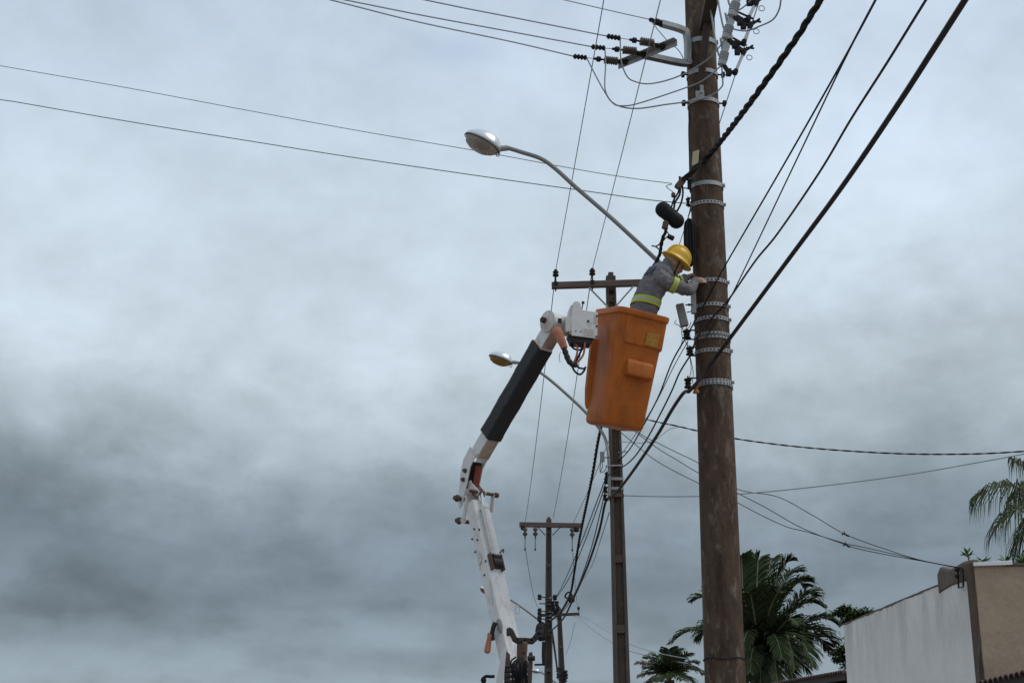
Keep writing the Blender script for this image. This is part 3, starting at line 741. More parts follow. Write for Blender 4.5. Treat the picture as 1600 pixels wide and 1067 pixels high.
# wires and cables rising to the right over the viewer
def twisted(name, path, off, rs, pitch, label, m=M_CABLE, strands=3, cat='cable'):
    P = smooth_path(path, 60); L = [0]
    for a, b in zip(P, P[1:]): L.append(L[-1] + (b - a).length)
    fr = frames(P); mb = MB()
    step = pitch / 8; N = int(L[-1] / step)
    idx = 0; sam = []
    for i in range(N + 1):
        s = min(i * step, L[-1] - 1e-5)
        while L[idx + 1] < s: idx += 1
        t = (s - L[idx]) / max(1e-9, L[idx + 1] - L[idx]); sam.append((P[idx].lerp(P[idx + 1], t), fr[idx], s))
    for k in range(strands):
        mb.tube([p + f[1] * off * math.cos(2 * math.pi * (s / pitch + k / strands)) + f[2] * off * math.sin(2 * math.pi * (s / pitch + k / strands)) for p, f, s in sam], rs, 6)
    return tag(mb.build(name, m), label, cat)
tw0 = at(1066, 283, Y1 - .26); zT = tw0.z
def over(pix, z): return [at_z(px, py, z + dz) for px, py, dz in pix]
twP = [tw0, at(1088, 262, Y1 - .27), at(1112, 238, Y1 - .33)] + over([(1168, 166, .02), (1240, 66, .0), (1282, 0, .0)], zT + .02)
twisted('twisted_cable', extend(twP, 9), .018, .017, .62, 'thick twisted black cable tied to the round pole below the yellowed plate')
zL = at(1110, 500, Y1 - .2).z
def tel(start, pix, z, r, label, m=M_CABLE, L=9, name='telephone_cable'):
    wire(name, extend(start + over(pix, z), L), r, m, label, 'cable', group='communication cables over the pavement')
fr_y = Y1 - .22
tel([at(1073, 525, Y1 - .2), at(1090, 494, fr_y), at(1106, 465, fr_y - .03)], [(1133, 415, 0), (1225, 257, .0), (1316, 97, 0), (1368, 0, 0)], zL + .40, .008, 'thin cable tied at the upper black spool, running closest to the pole')
tel([at(1098, 535, fr_y), at(1118, 502, fr_y - .02)], [(1141, 466, 0), (1236, 268, .0), (1318, 97, 0), (1372, -6, 0)], zL + .20, .0065, 'thin cable joining its neighbour high on the right')
tel([at(1080, 548, Y1 - .2), at(1100, 510, fr_y), at(1122, 487, fr_y - .03)], [(1140, 466, 0), (1180, 408, 0), (1215, 365, 0), (1280, 270, 0), (1330, 186, 0), (1385, 100, 0), (1447, 0, 0)], zL + .12, .0105, 'single wavy cable between the thin pair and the thick cable', M_BCABLE)
tel([at(1076, 612, Y1 - .26), at(1089, 598, Y1 - .27), at(1112, 567, Y1 - .28)], [(1135, 536, 0), (1230, 408, 0), (1315, 293, 0), (1400, 168, 0), (1455, 83, 0), (1508, 0, 0)], zL - .42, .0205, 'thick dark brown cable crossing the round pole at the lowest band', M_BCABLE)
# pole 1 to pole 2 spans
def span(pix, Ya, Yb, r, label, m=M_CABLE, name='span_cable', grp='cables between the poles', w=None):
    n = len(pix)
    y0_, y1_ = pix[0], pix[-1]
    A, B = at(*pix[0], Ya), at(*pix[-1], Yb)
    # depth at each pixel from the straight plan line between both ends (by screen x)
    pts = []
    for i, (px, py) in enumerate(pix):
        t = (px - pix[0][0]) / (pix[-1][0] - pix[0][0])
        sa, sb = 1 / Ya, 1 / Yb
        pts.append(at(px, py, 1 / (sa + (sb - sa) * t)))
    pts[0], pts[-1] = A, B
    if name: return wire(name, pts, r, m, label, 'cable', group=grp)
    return pts
span([(1073, 525), (1050, 566), (1030, 617), (1010, 656), (985, 700), (966, 721)], Y1 - .1, Y2 - .1, .009, 'thin black cable from upper spool down to the I-section pole', M_CABLE)
span([(1075, 533), (1053, 572), (1022, 634), (985, 690), (966, 716)], Y1 - .1, Y2 - .1, .006, 'hair-thin wire beside the thin black cable below the worker', M_WIRE)
span([(1080, 553), (1062, 582), (1049, 612), (1030, 650), (1008, 690), (983, 722), (950, 742)], Y1 - .15, Y2 - .16, .0095, 'black cable from lower spool to the I-section pole rack', M_CABLE)
span([(1076, 612), (1068, 614), (1050, 640), (1028, 678), (1000, 720), (977, 752), (962, 770), (951, 777)], Y1 - .26, Y2 - .24, .020, 'thick cable slanting from the lowest spool to the I-section pole', M_BCABLE)
# pole 2 to pole 3
span([(951, 777), (945, 788), (936, 830), (918, 884), (898, 930), (880, 966), (862, 984), (856, 985)], Y2 - .24, Y3 - .3, .02, 'thick cable sagging between the two concrete poles', M_BCABLE)
span([(948, 742), (935, 777), (905, 855), (880, 912), (868, 934)], Y2 - .15, Y3 - .2, .009, 'upper thin cable between the two concrete poles')
span([(947, 751), (938, 780), (912, 850), (888, 905), (869, 934)], Y2 - .15, Y3 - .15, .009, 'second thin cable between the two concrete poles')
span([(946, 765), (938, 800), (922, 862), (902, 918), (885, 948), (868, 968)], Y2 - .15, Y3 - .2, .009, 'lower thin cable between the two concrete poles')
span([(952, 800), (940, 838), (926, 880), (912, 905)], Y2 - .05, Y3 + 6, .008, 'faint wire leaving the I-section pole downward', M_WIRE)
tp = span([(1024, 412), (1016, 430), (1006, 452), (972, 545), (938, 672), (925, 745), (906, 838), (897, 895), (890, 930), (875, 957), (862, 968)], Y1 - .2, Y3 - .25, .03, '', name=None)
twisted('twisted_cable', tp, .015, .014, .5, 'twisted black cable passing behind the worker and bucket to the farther poles')
# loops hanging in the twisted cable near pole 3
yl = 37.0
lp = thing('cable_loops', at(888, 935, yl), 'small tangle of loops hanging on the twisted cable by the farther crossarms', 'cable loops')
q = MB()
q.tube(smooth_path([at(893, 924, yl), at(886, 926, yl), at(883, 932, yl), at(888, 934, yl), at(893, 928, yl)]), .022, 6)
q.tube(smooth_path([at(892, 926, yl), at(895, 933, yl), at(896, 938, yl), at(890, 941, yl)]), .022, 6)
q.lathe(at(891, 936, yl), EX, [(-.05, .03), (-.04, .08), (.1, .08), (.12, .03)], 10); q.build('loop', M_CABLE, lp)
# pole 3 onwards and down-the-street services
span([(862, 985), (866, 1010), (870, 1040), (872, 1056)], Y3 - .3, Y4 - .2, .04, 'dark cable dropping from the concrete pole towards the farthest pole', M_BCABLE)
span([(860, 975), (867, 1020), (872, 1062)], Y3 - .2, Y4 - .2, .02, 'thin cable beside the dark cable to the farthest pole')
wire('service_wire', [at(px, py, y) for px, py, y in ((893, 961, 65), (906, 966, 62), (930, 986, 58), (975, 1013, 52), (1040, 1030, 48), (1075, 1036, 46))], .016, M_WIRE, 'faint service wire leaving the farthest crossarm above the small palm', 'wire')
wire('service_wire', [at(px, py, y) for px, py, y in ((897, 960, 65), (920, 968, 62), (955, 990, 56), (990, 1008, 50), (1030, 1020, 47), (1075, 1029, 45))], .013, M_WIRE, 'fainter service wire just above the other one by the small palm', 'wire')
wire('service_wire', [at(px, py, y) for px, py, y in ((898, 972, 64), (892, 1000, 66), (884, 1022, 70))], .011, M_WIRE, 'faint slanting wire right of the farthest pole', 'wire')
# services to the right
G_S = 'service drops to the right-hand houses'
yb0 = 23.0
twS = [at(px, py, y) for px, py, y in ((962, 640, 21.0), (1010, 655, 20.7), (1060, 666, 20.4), (1090, 673, 20.2), (1148, 685, 19.9), (1230, 696, 19.6), (1320, 704, 19.3), (1420, 709, 19), (1520, 709, 18.6), (1600, 705, 18.3), (1680, 699, 18))]
twisted('service_cable', twS, .006, .0065, .36, 'twisted service cable crossing level behind the round pole to the right', M_CABLE, 2)
wire('service_cable', [at(px, py, y) for px, py, y in ((976, 774, 21), (1030, 775.5, 20.8), (1094, 775, 20.6), (1150, 772, 20.4), (1230, 765, 20.2), (1330, 753.5, 20), (1430, 739.5, 19.8), (1530, 722, 19.6), (1574, 714, 19.5), (1680, 693, 19.3))], .0085, M_WIRE, 'straight service wire from I-section pole rising towards the coconut palm', 'wire', G_S)
HB = at(1503, 887, 19.8)
def svc(pix, r, label, y0_=21.0):
    n = len(pix); wire('service_drop', [at(px, py, y0_ + (19.8 - y0_) * i / (n - 1)) for i, (px, py) in enumerate(pix)], r, M_CABLE, label, 'wire', G_S)
svc([(970, 645), (1000, 677), (1030, 693), (1060, 708), (1092, 724), (1150, 763), (1215, 776), (1270, 805), (1322, 835), (1385, 858), (1440, 875), (1503, 887)], .0055, 'upper service drop with a knot reaching the house bracket')
svc([(968, 655), (1020, 695), (1060, 720), (1092, 739), (1152, 770), (1195, 792), (1240, 818), (1275, 834), (1320, 850), (1345, 858), (1400, 869), (1440, 876), (1503, 888)], .0058, 'middle service drop reaching the house bracket')
svc([(966, 672), (990, 692), (1020, 716), (1050, 734), (1092, 755), (1152, 785), (1190, 805), (1230, 823), (1262, 831), (1320, 848.5), (1342, 853), (1400, 866), (1440, 875.5), (1503, 887.5)], .0055, 'lowest service drop reaching the house bracket')
for (px, py), lab in (((1321, 835), 'small wire knot on the upper service drop'), ((1323, 852), 'small wire splice on the lower service drops')):
    t = 20.05; q = MB(); c = at(px, py, t); q.tube([c - EX * .05, c - EX * .02 + EZ * .02, c + EX * .02 - EZ * .01, c + EX * .05 - EZ * .02], .014, 6); q.cyl(c, c + EZ * .06 - EX * .02, .005, n=6); tag(q.build('wire_splice', M_DARK), lab, 'splice')
wire('service_drop', [at(px, py, y) for px, py, y in ((1062, 667, 20.4), (1047, 670, 20.35), (1036, 678, 20.3), (1022, 688, 20.25), (1003, 692, 20.4), (985, 691, 20.6), (968, 690, 21))], .0055, M_WIRE, 'slack wire curling between service cable and the thick cable', 'wire', G_S)

# ------------------------------------------------------------------ gear at the big pole
cp = [at(1027, 320, Y1 - .22), at(1066, 353, Y1 - .22)]
d = (cp[1] - cp[0]); Lc = d.length; d.normalize(); cen = (cp[0] + cp[1]) / 2; h = Lc / 2
root = thing('splice_closure', cen - EZ * .15, 'black capsule-shaped cable splice closure hanging beside the round pole', 'splice closure')
R = .088
pr = [(-h, .012)] + [(-h + R * .9 * (1 - math.cos(a)), R * math.sin(a)) for a in (.3, .6, .9, 1.2, 1.5)] + [(-h * .1, R * .97), (0, R), (h * .1, R * .97), (h - R * .9, R * .99)] + [(h - R * .9 * (1 - math.cos(a)), R * math.sin(a)) for a in (1.3, 1.0, .7, .4, .15)]
mb = MB(); mb.lathe(cen, d, pr, 24); mb.build('shell', M_HOSE, root, angle=60)
mb = MB()
for s in (-.45, .1, .55): mb.lathe(cen + d * h * s, d, [(-.008, R * .9), (-.008, R * 1.03), (.008, R * 1.03), (.008, R * .9)], 24)
mb.build('strap', M_CABLE, root)
yy = Y1 - .24
for k, (pp, rr) in enumerate((([(1062, 286), (1060, 300), (1053, 312), (1049, 324)], .011), ([(1063, 290), (1062, 304), (1055, 316), (1053, 326)], .013), ([(1066, 290), (1067, 303), (1064, 318), (1058, 330)], .012))):
    wire('splice_tail', [at(px, py, yy - k * .01) for px, py in pp], rr, M_CABLE, ['left black tail looping from the cable clamp into the closure', 'middle black tail running from the cable clamp into the closure', 'right black tail bowing from the cable clamp into the closure'][k], 'cable', 'tails above the closure')
root = thing('cable_clamp', at(1062, 284, yy), 'rusty clamp gripping the twisted cable at the pole edge', 'clamp')
q = MB(); c = at(1063, 287, yy); q.obox(c, ((EX * .6 + EZ * .8).normalized(), EY, (EZ * .6 - EX * .8).normalized()), (.07, .035, .035)); q.build('jaw', M_RUSTY, root, bevel=.008)
q = MB(); q.cyl(at(1062, 276, yy), at(1062, 283, yy), .012, n=8); q.cyl(at(1068, 294, yy), at(1080, 295, Y1 - .15), .008, n=8); q.cyl(at(1072, 281, yy), at(1082, 282, Y1 - .15), .01, n=8); q.obox(at(1077, 288, Y1 - .14), (EX, EY, EZ), (.02, .02, .06)); q.build('bolt', M_DARK, root)
wire('loose_wire', [at(px, py, yy) for px, py in ((1050, 288), (1041, 291), (1047, 297), (1053, 302), (1054, 312), (1050, 322))], .005, M_GWIRE, 'thin loose tail twisting beside the cable clamp', 'wire')
root = thing('tap_connector', at(1052, 303, yy), 'small brown tap connector above the black closure', 'connector'); q = MB(); q.lathe(at(1052, 305, yy), EZ, [(-.03, .012), (-.02, .025), (.02, .025), (.03, .012)], 10); q.build('body', M_RUSTY, root)
# cable below closure, with taps
twisted('twisted_cable', [at(1042, 350, yy), at(1040, 362, yy), at(1036, 372, yy), at(1033, 385, yy), at(1031, 397, yy), at(1026, 408, yy), at(1022, 416, yy)], .010, .0105, .20, 'short twisted cable hanging below the closure behind the helmet')
for px, py, lab, s in ((1039.5, 352, 'brown taped lump on the cable just below the closure', 1.0), (1048, 371, 'small black tap connector sticking out right of the hanging cable', .8)):
    q = MB(); c = at(px, py, yy - .03); dd = V((.3, 0, 1)).normalized() if s == 1 else V((1, 0, -.5)).normalized()
    q.lathe(c, dd, [(-.05 * s, .018), (-.04 * s, .034 * s), (.035 * s, .037 * s), (.05 * s, .02)], 12); tag(q.build('tap_connector', M_RUSTY if s == 1 else M_DARK), lab, 'connector')
wire('loose_wire', [at(px, py, yy - .02) for px, py in ((1042, 362), (1045, 366), (1048, 370), (1044, 370), (1041, 371), (1036, 377))], .007, M_CABLE, 'small black wire loop at the tap connector', 'wire')
wire('loose_wire', [at(px, py, yy - .02) for px, py in ((1018, 384), (1024, 385), (1030, 382), (1033, 376), (1035, 368))], .008, M_CABLE, 'short black tail pointing left from the hanging cable', 'wire')
wire('loose_wire', [at(px, py, yy - .02) for px, py in ((1024, 385), (1030, 390), (1038, 399), (1044, 406))], .008, M_CABLE, 'black tail running down behind the helmet brim', 'wire')
# coil of spare cable at pole edge
root = thing('cable_coil', at(1079, 418, Y1 - .1), 'long narrow coil of black cable hung on the left edge of the round pole', 'cable coil')
q = MB()
top, bot = at(1079, 343, Y1 - .17), at(1079, 414, Y1 - .17)
for k in range(11):
    a = k * .285; xo = math.cos(a * 1.0) * .045; yo = math.sin(a) * .10 - .02
    c = (top + bot) / 2; hh = (top - bot).length / 2 * (1 - .03 * (k % 3)); ww = .042 + .006 * (k % 4)
    dirw = V((math.cos(a), math.sin(a), 0))
    q.tube([c + V((-.01 + .015 * math.sin(k * 2.1), yo * .5, 0)) + dirw * ww * math.copysign(abs(math.cos(t)) ** .6, math.cos(t)) + EZ * hh * math.sin(t) for t in [j * 2 * math.pi / 28 for j in range(29)]], .0125, 6)
q.build('coil', M_CABLE, root)
wire('loose_wire', [at(px, py, Y1 - .15) for px, py in ((1079, 315), (1078, 328), (1075, 340), (1074, 352))], .005, M_CABLE, 'thin wire from small spool down to the cable coil', 'wire')
# relay box
root = thing('relay_box', at(1066, 508, Y1 - .1), 'tilted dark grey relay box on a bracket at the round pole', 'box')
ax_ = (at(1070, 509, Y1 - .2) - at(1062, 476, Y1 - .2)).normalized(); bx_ = ax_.cross(EY).normalized()
q = MB(); c = at(1064.5, 487, Y1 - .2); q.obox(c, (bx_, EY, ax_), (.042, .035, .087)); q.build('case', M_GBOX, root, bevel=.004)
q = MB(); c = at(1068.5, 504, Y1 - .2); q.obox(c, (bx_, EY, ax_), (.043, .038, .042)); q.build('lower_cap', M_GBOX, root, bevel=.006)
q = MB(); q.cyl(at(1071, 476.5, Y1 - .2), at(1082, 476, Y1 - .2), .008, n=8); q.lathe(at(1077, 476.2, Y1 - .2), EX, [(-.012, .014), (.012, .014)], 6); q.cyl(at(1073, 488, Y1 - .2), at(1081, 486.5, Y1 - .2), .006, n=8); q.build('bracket', M_DARK, root)
q = MB()
for k, pp in enumerate((((1057, 500), (1054, 505), (1060, 508), (1064, 512)), ((1068, 510), (1065, 517), (1066, 530), (1063, 545)), ((1072, 510), (1075, 518), (1070, 528), (1076, 548), (1080, 575), (1077, 592)), ((1074, 535), (1079, 560), (1083, 580), (1082, 598)), ((1064, 512), (1068, 515), (1076, 512), (1080, 503)))):
    q.tube(smooth_path([at(px, py, Y1 - .2) for px, py in pp], 5), .004, 5)
q.build('lead_wire', M_DARK, root)
root = thing('relay_box', at(941, 723, Y2 - .1), 'light grey relay box beside the I-section pole below the bucket', 'box')
q = MB(); q.obox(at(941, 713.5, Y2 - .2), (EX, EY, EZ), (.034, .03, .078)); q.build('case', M_GBOX, root, bevel=.004)
q = MB(); q.cyl(at(943, 715, Y2 - .2), at(952, 714.5, Y2 - .16), .008, n=6); q.tube(smooth_path([at(939, 722, Y2 - .2), at(937.5, 730, Y2 - .2), at(938, 738, Y2 - .2)], 4), .006, 5); q.tube(smooth_path([at(941, 722, Y2 - .2), at(941, 730, Y2 - .2), at(938, 738, Y2 - .2), at(945, 735, Y2 - .2), at(948, 728, Y2 - .2)], 4), .006, 5); q.build('bracket', M_DARK, root)
# ------------------------------------------------------------------ bucket truck
PHI = math.radians(50)
BU, BS = V((math.cos(PHI), -math.sin(PHI), 0)), V((-math.sin(PHI), -math.cos(PHI), 0))   # boom heading, side facing the viewer's left
T0 = at(868, 506, 14.12)
def bp(px, py, off=0.0): return at_plane(px, py, T0 + BS * off, BS)
TX = -.5
truck = thing('bucket_truck', V((TX, 14.2, 0)), 'white bucket truck with folded boom and orange bucket raised to the round pole', 'truck')
# upper boom ------------------------------------------------
u0_, u1_ = bp(866, 511), bp(748.5, 712)
ut = (u0_ - u1_).normalized(); un = ut.cross(BS).normalized()
if un.z > 0: un = -un                     # un: the underside
mb = MB(); mb.obox((u0_ + u1_) / 2, (ut, BS, un), ((u0_ - u1_).length / 2, .084, .08))
upper = mb.build('upper_boom', M_WHITE, truck, bevel=.01)
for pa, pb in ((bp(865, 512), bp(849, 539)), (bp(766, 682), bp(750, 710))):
    q = MB(); q.obox((pa + pb) / 2 + un * .0825, (ut, BS, un), ((pa - pb).length / 2, .076, .0025)); q.build('underside_plate', M_UNDER, upper)  # thin plates that make the boom's lower face browner outside the sleeve
s0_, s1_ = bp(847, 541), bp(766.5, 680.5); n = 26; rings = []
for i in range(n + 1):
    c = s0_.lerp(s1_, i / n); ring = []
    for j in range(24):
        t = 2 * math.pi * (j + .5) / 24
        a = math.copysign(min(1, abs(math.cos(t)) * 1.38), math.cos(t)); b = math.copysign(min(1, abs(math.sin(t)) * 1.38), math.sin(t))
        k = 1.02 + .035 * mnoise.noise(V((a * 1.5, b * 1.5, i * .5))) + (.03 if i in (0, 1, 7, 8, 16, 17, 25, 26) else 0)
        ring.append(c + BS * a * .098 * k + un * b * .095 * k)
    rings.append(ring)
mb = MB(); mb.loft(rings); mb.build('sleeve', M_SLEEVE, upper, angle=50)
mb = MB(); c = bp(856, 551); mb.obox(s0_ + ut * .004, (ut, BS, un), (.008, .089, .085)); mb.build('sleeve_lip', M_REDO, upper)
# elbow side plates of the upper boom
poly = [(735, 697), (724, 718), (721, 733), (719.2, 745), (717.2, 776), (717.5, 795), (722.5, 789), (728, 763), (731.8, 745), (735, 729), (746, 707)]
def plate(poly, off, th, name, m, parent, bevel=.004):
    a = [bp(px, py, .089) - BS * .089 + BS * (off + th / 2) for px, py in poly]; b = [p - BS * th for p in a]
    q = MB(); q.loft([a, b]); return q.build(name, m, parent, bevel=bevel)
plate(poly, .088, .014, 'side_plate', M_WHITE, upper)
plate(poly, -.088, .014, 'side_plate', M_WHITE2, upper)
q = MB(); q.beam(bp(744, 722), bp(729, 772), BS, .145, .03); q.build('inner_web', M_BLACKM, upper)
q = MB(); q.beam(bp(748, 728), bp(743, 762), BS, .06, .04); q.build('inner_rod', M_REDO, upper)
q = MB()
for px, py in ((724, 749), (727, 735)): c = bp(px, py, .1); q.lathe(c, BS, [(-.01, .026), (.012, .026), (.014, .018), (.03, .018)], 8)
q.split('bolt', M_RUSTY, upper)
# lower boom --------------------------------------------------
l0, l1 = bp(744.5, 786), bp(806.5, 1060)
lt = (l0 - l1).normalized(); ln_ = lt.cross(BS).normalized()
if ln_.dot(BU) < 0: ln_ = -ln_            # ln_: the upper face, towards the viewer
mb = MB(); mb.obox((l0 + l1) / 2, (lt, BS, ln_), ((l0 - l1).length / 2, .108, .075))
lower = mb.build('lower_boom', M_WHITE, truck, bevel=.01)
q = MB()
for k, off in enumerate((.05, -.05)):
    q.beam(bp(740, 800) + BS * off, bp(739 + 0, 752) + BS * off, BS, .02, .07); q.beam(bp(739, 756) + BS * off, bp(753, 772) + BS * off, BS, .02, .06)
q.build('knuckle_lug', M_WHITE2, lower, bevel=.006)
q = MB(); q.beam(bp(731, 768, .112), bp(724, 813, .112), BS, .016, .05); q.cyl(bp(731, 768, .13), bp(731, 768, .09), .034, n=14); q.cyl(bp(724, 813, .13), bp(724, 813, .09), .034, n=14); q.build('link_bar', M_WHITE2, lower, bevel=.004)
q = MB(); q.beam(bp(752, 769.5) - BS * .17, bp(749, 797) - BS * .17, BS, .016, .045); q.build('link_bar', M_WHITE2, lower)
q = MB()
for (px, py) in ((719, 779), (722, 814)): q.lathe(bp(px, py, .10), BS, [(-.25, .022), (.03, .022), (.03, .04), (.05, .042), (.06, .03), (.085, .026), (.09, .01)], 12)
q.lathe(bp(752, 769.5), BS, [(-.24, .012), (-.235, .03), (-.20, .03), (-.20, .02), (.16, .02), (.165, .01)], 12)
q.split('pivot_pin', M_RUSTY, lower)
c0, c1 = bp(757, 792), bp(772.5, 868); cdn = (c0 - c1).normalized()
q = MB(); q.lathe(c1, cdn, [(0, .04), (.02, .046), ((c0 - c1).length - .03, .046), ((c0 - c1).length - .03, .052), ((c0 - c1).length, .052), ((c0 - c1).length, .02)], 18); cyl = q.build('lift_cylinder', M_WHITE, lower)
q = MB(); q.cyl(c0, bp(752, 771), .02, n=14); q.build('piston_rod', M_CHROME, cyl) if False else q.build('piston_rod', M_CHROME, lower)
q = MB(); q.lathe(bp(751.5, 768, -.05), BS, [(0, .02), (0, .045), (.1, .045), (.1, .02)], 14); q.build('rod_eye', M_RUSTY, lower)
q = MB(); q.cyl(bp(760, 795) + ln_ * .0 + BS * .06, bp(776, 866) + BS * .06, .009, n=8); q.build('oil_pipe', M_WHITE2, lower)
q = MB(); rc = bp(774, 880); q.lathe(rc - BS * .055, BS, [(0, .03), (0, .062), (.11, .062), (.11, .03)], 18); q.lathe(bp(773, 870) - BS * .04, BS, [(0, .04), (.08, .04)], 12); q.build('cylinder_foot', M_BLACKM, lower)
q = MB()
for off in (.075, -.075): q.obox(bp(773, 880) + BS * off, (lt, BS, ln_), (.095, .008, .06))
q.split('foot_lug', M_RUSTY, lower, bevel=.004)
q = MB(); q.tube(smooth_path([bp(778, 866) + ln_ * .03, bp(782, 861) + ln_ * .05, bp(783, 866) + ln_ * .04], 4), .008, 6); q.build('grease_hose', M_RUSTY, lower)
q = MB(); q.tube(smooth_path([bp(743, 858, .115), bp(749, 866, .12), bp(751, 876, .12), bp(749, 882, .115)], 5), .008, 6); q.tube(smooth_path([bp(765, 905, .115), bp(767, 925, .12), bp(769, 945, .115)], 5), .006, 6); q.build('side_loop', M_WHITE2, lower)
q = MB()
for px, py in ((738, 842), (746, 843), (741, 826), (749, 827), (742.5, 862), (759, 876), (757, 898)): q.lathe(bp(px, py, .11), BS, [(-.004, .012), (.008, .012), (.01, .006)], 8)
q.split('bolt', M_RUSTY, lower)
q = MB(); rc = bp(803, 956) + ln_ * .06; q.tube([rc + V((math.cos(k * .5236) * .022, 0, math.sin(k * .5236) * .045)) for k in range(13)], .006, 6); q.build('lifting_ring', M_WHITE2, lower)
q = MB(); q.lathe(bp(779, 968, .11), V((.25, -.2, -1)).normalized(), [(-.01, .01), (0, .024), (.02, .03), (.10, .028), (.14, .02), (.14, .01)], 14); q.build('hydraulic_valve', M_GBOX, lower)
q = MB(); q.tube(smooth_path([bp(774, 972, .15), bp(771, 979, .16), bp(769, 988, .16), bp(767, 992, .16)], 4), .026, 8); q.build('valve_elbow', M_BLACKM, lower)
q = MB(); q.lathe(bp(766, 989, .17), V((-.16, 0, -1)), [(0, .01), (.0, .026), (.02, .03), (.04, .024), (.17, .034), (.19, .034), (.205, .02), (.21, .004)], 14); q.build('handle', M_ORANGE2, lower)
q = MB(); q.beam(bp(769, 990, .15), bp(769.5, 1000, .15), BS, .03, .04); q.build('handle_guard', M_BLACKM, lower)

# boom tip: levelling drum, mounting plate --------------------
dc = bp(867, 505)
q = MB(); q.lathe(dc, BS, [(-.17, .07), (-.17, .104), (.10, .104), (.10, .07)], 28); drum = q.build('levelling_drum', M_WHITE, truck)
q = MB(); q.lathe(dc, BS, [(.10, .05), (.10, .118), (.112, .118), (.114, .10), (.14, .06), (.15, .03)], 28); q.build('end_disc', M_WHITE2, drum)
q = MB(); q.lathe(dc, BS, [(.14, .03), (.145, .034), (.19, .034), (.19, .01)], 6); q.lathe(dc, BS, [(-.185, .06), (-.185, .107), (-.165, .107), (-.165, .06)], 24); q.build('hub_nut', M_BLACKM, drum)
q = MB(); cwin = bp(871, 506.5) + V((0, -.02, 0)); q.obox(dc + V((.02, -.098, -.005)), (EX, EY, EZ), (.05, .012, .024)); q.build('slot', M_BLACKM, drum)
ALPHA = math.radians(26)
FN, LN = V((math.sin(ALPHA), -math.cos(ALPHA), 0)), V((-math.cos(ALPHA), -math.sin(ALPHA), 0))
mp = at(912, 505, 13.95); MN = V((math.sin(math.radians(6)), -math.cos(math.radians(6)), 0))
def mpp(px, py, off=0.0): return at_plane(px, py, mp + MN * off, MN)
pl = [(895.5, 473), (899, 470.5), (904, 470.8), (907, 474), (909.5, 484), (934, 487.6), (933.6, 529), (893, 524), (892.5, 497)]
a = [mpp(*p) for p in pl]; q = MB(); q.loft([a, [p - MN * .014 for p in a]]); mount = q.build('mount_plate', M_WHITE, truck, bevel=.004)
q = MB(); q.loft([[mpp(*p) - MN * .016 for p in ((892, 476), (899, 473), (899, 500), (930, 495), (930, 524), (890, 521), (889, 492))], [mpp(*p) - MN * .25 for p in ((892, 476), (899, 473), (899, 500), (930, 495), (930, 524), (890, 521), (889, 492))]]); q.build('mount_box', M_WHITE2, mount, bevel=.006)
q = MB(); q.loft([[mpp(*p) - MN * .004 for p in ((884, 495.5), (896, 494.5), (896, 517), (884, 518))], [mpp(*p) - MN * .16 for p in ((884, 495.5), (896, 494.5), (896, 517), (884, 518))]]); q.build('hinge_block', M_WHITE2, mount, bevel=.005)
q = MB(); q.loft([[mpp(*p) - MN * .03 for p in ((889, 521), (929, 527), (924, 536), (894, 533))], [mpp(*p) - MN * .2 for p in ((889, 521), (929, 527), (924, 536), (894, 533))]]); q.build('valve_block', M_BLACKM, mount, bevel=.004)
q = MB()
for px, py, r_ in ((919, 502, .014), (932.5, 494, .011), (932, 510, .011), (931.5, 526, .011), (899.7, 517, .007), (907.6, 518, .007)): q.lathe(mpp(px, py), MN, [(-.004, r_), (.008, r_), (.008, r_ * .4)], 8)
q.split('bolt', M_BLACKM, mount)
q = MB(); q.cyl(mpp(909, 484, -.02), mpp(910.6, 475.5, -.02), .006, n=8); bl = mpp(911, 473, -.02); q.lathe(bl - EZ * .017, EZ, [(0, .004), (.004, .012), (.012, .0175), (.022, .0175), (.03, .012), (.034, .004)], 12); q.build('control_lever', M_BLACKM, mount)
q = MB(); dd = [mpp(*p, .003) for p in ((911, 514), (928.5, 514.5), (928, 526), (910.5, 525))]; q.loft([dd, [p - MN * .003 for p in dd]]); q.build('warning_label', decal('label_small', (.62, .60, .52), (.30, .25, .2), 4, ((.45, .10, .06), .85)), mount, smooth=False)
# hoses at the tip
q = MB(); pth = smooth_path([at(869, 516, 13.98), at(873, 523, 13.94), at(878, 534, 13.92), at(882, 544, 13.92)], 5); q.tube(pth, [.05, .058, .06, .058, .055, .055, .052, .05, .05, .048, .046, .044, .042, .04, .04, .038][:len(pth)], 12); q.build('hose_cover', M_ORANGE2, truck, angle=60)
q = MB(); pth = smooth_path([at(880, 540, 13.92), at(884, 552, 13.93), at(889, 564, 13.94), at(896, 570, 13.95), at(901, 569, 13.96)], 5); q.tube(pth, [.03 + .003 * math.sin(i * 1.9) for i in range(len(pth))], 10); q.build('hose_wrap', M_SLEEVE, truck, angle=60)
for k, (pp, m_) in enumerate((([(898, 568), (906, 562), (912, 552), (914, 535)], M_PINK), ([(897, 566), (901, 555), (902, 543), (897, 534)], M_PINK), ([(900, 566), (906, 552), (911, 542), (912, 532)], M_HOSE), ([(892, 534), (894, 542), (900, 546), (908, 546), (914, 541)], M_HOSE), ([(893, 570), (898, 580), (906, 585), (912, 580), (915, 573)], M_HOSE), ([(898, 570), (906, 575), (914, 576)], M_HOSE))):
    q = MB(); q.tube(smooth_path([at(px, py, 13.99 + .02 * k) for px, py in pp], 6), .011, 8); q.build('hose', m_, truck)
q = MB(); q.tube(smooth_path([at(875.5, 550, 13.95), at(874, 557, 13.95), at(875, 566, 13.95)], 4), .003, 5); q.build('cable_tie', M_HOSE, truck)

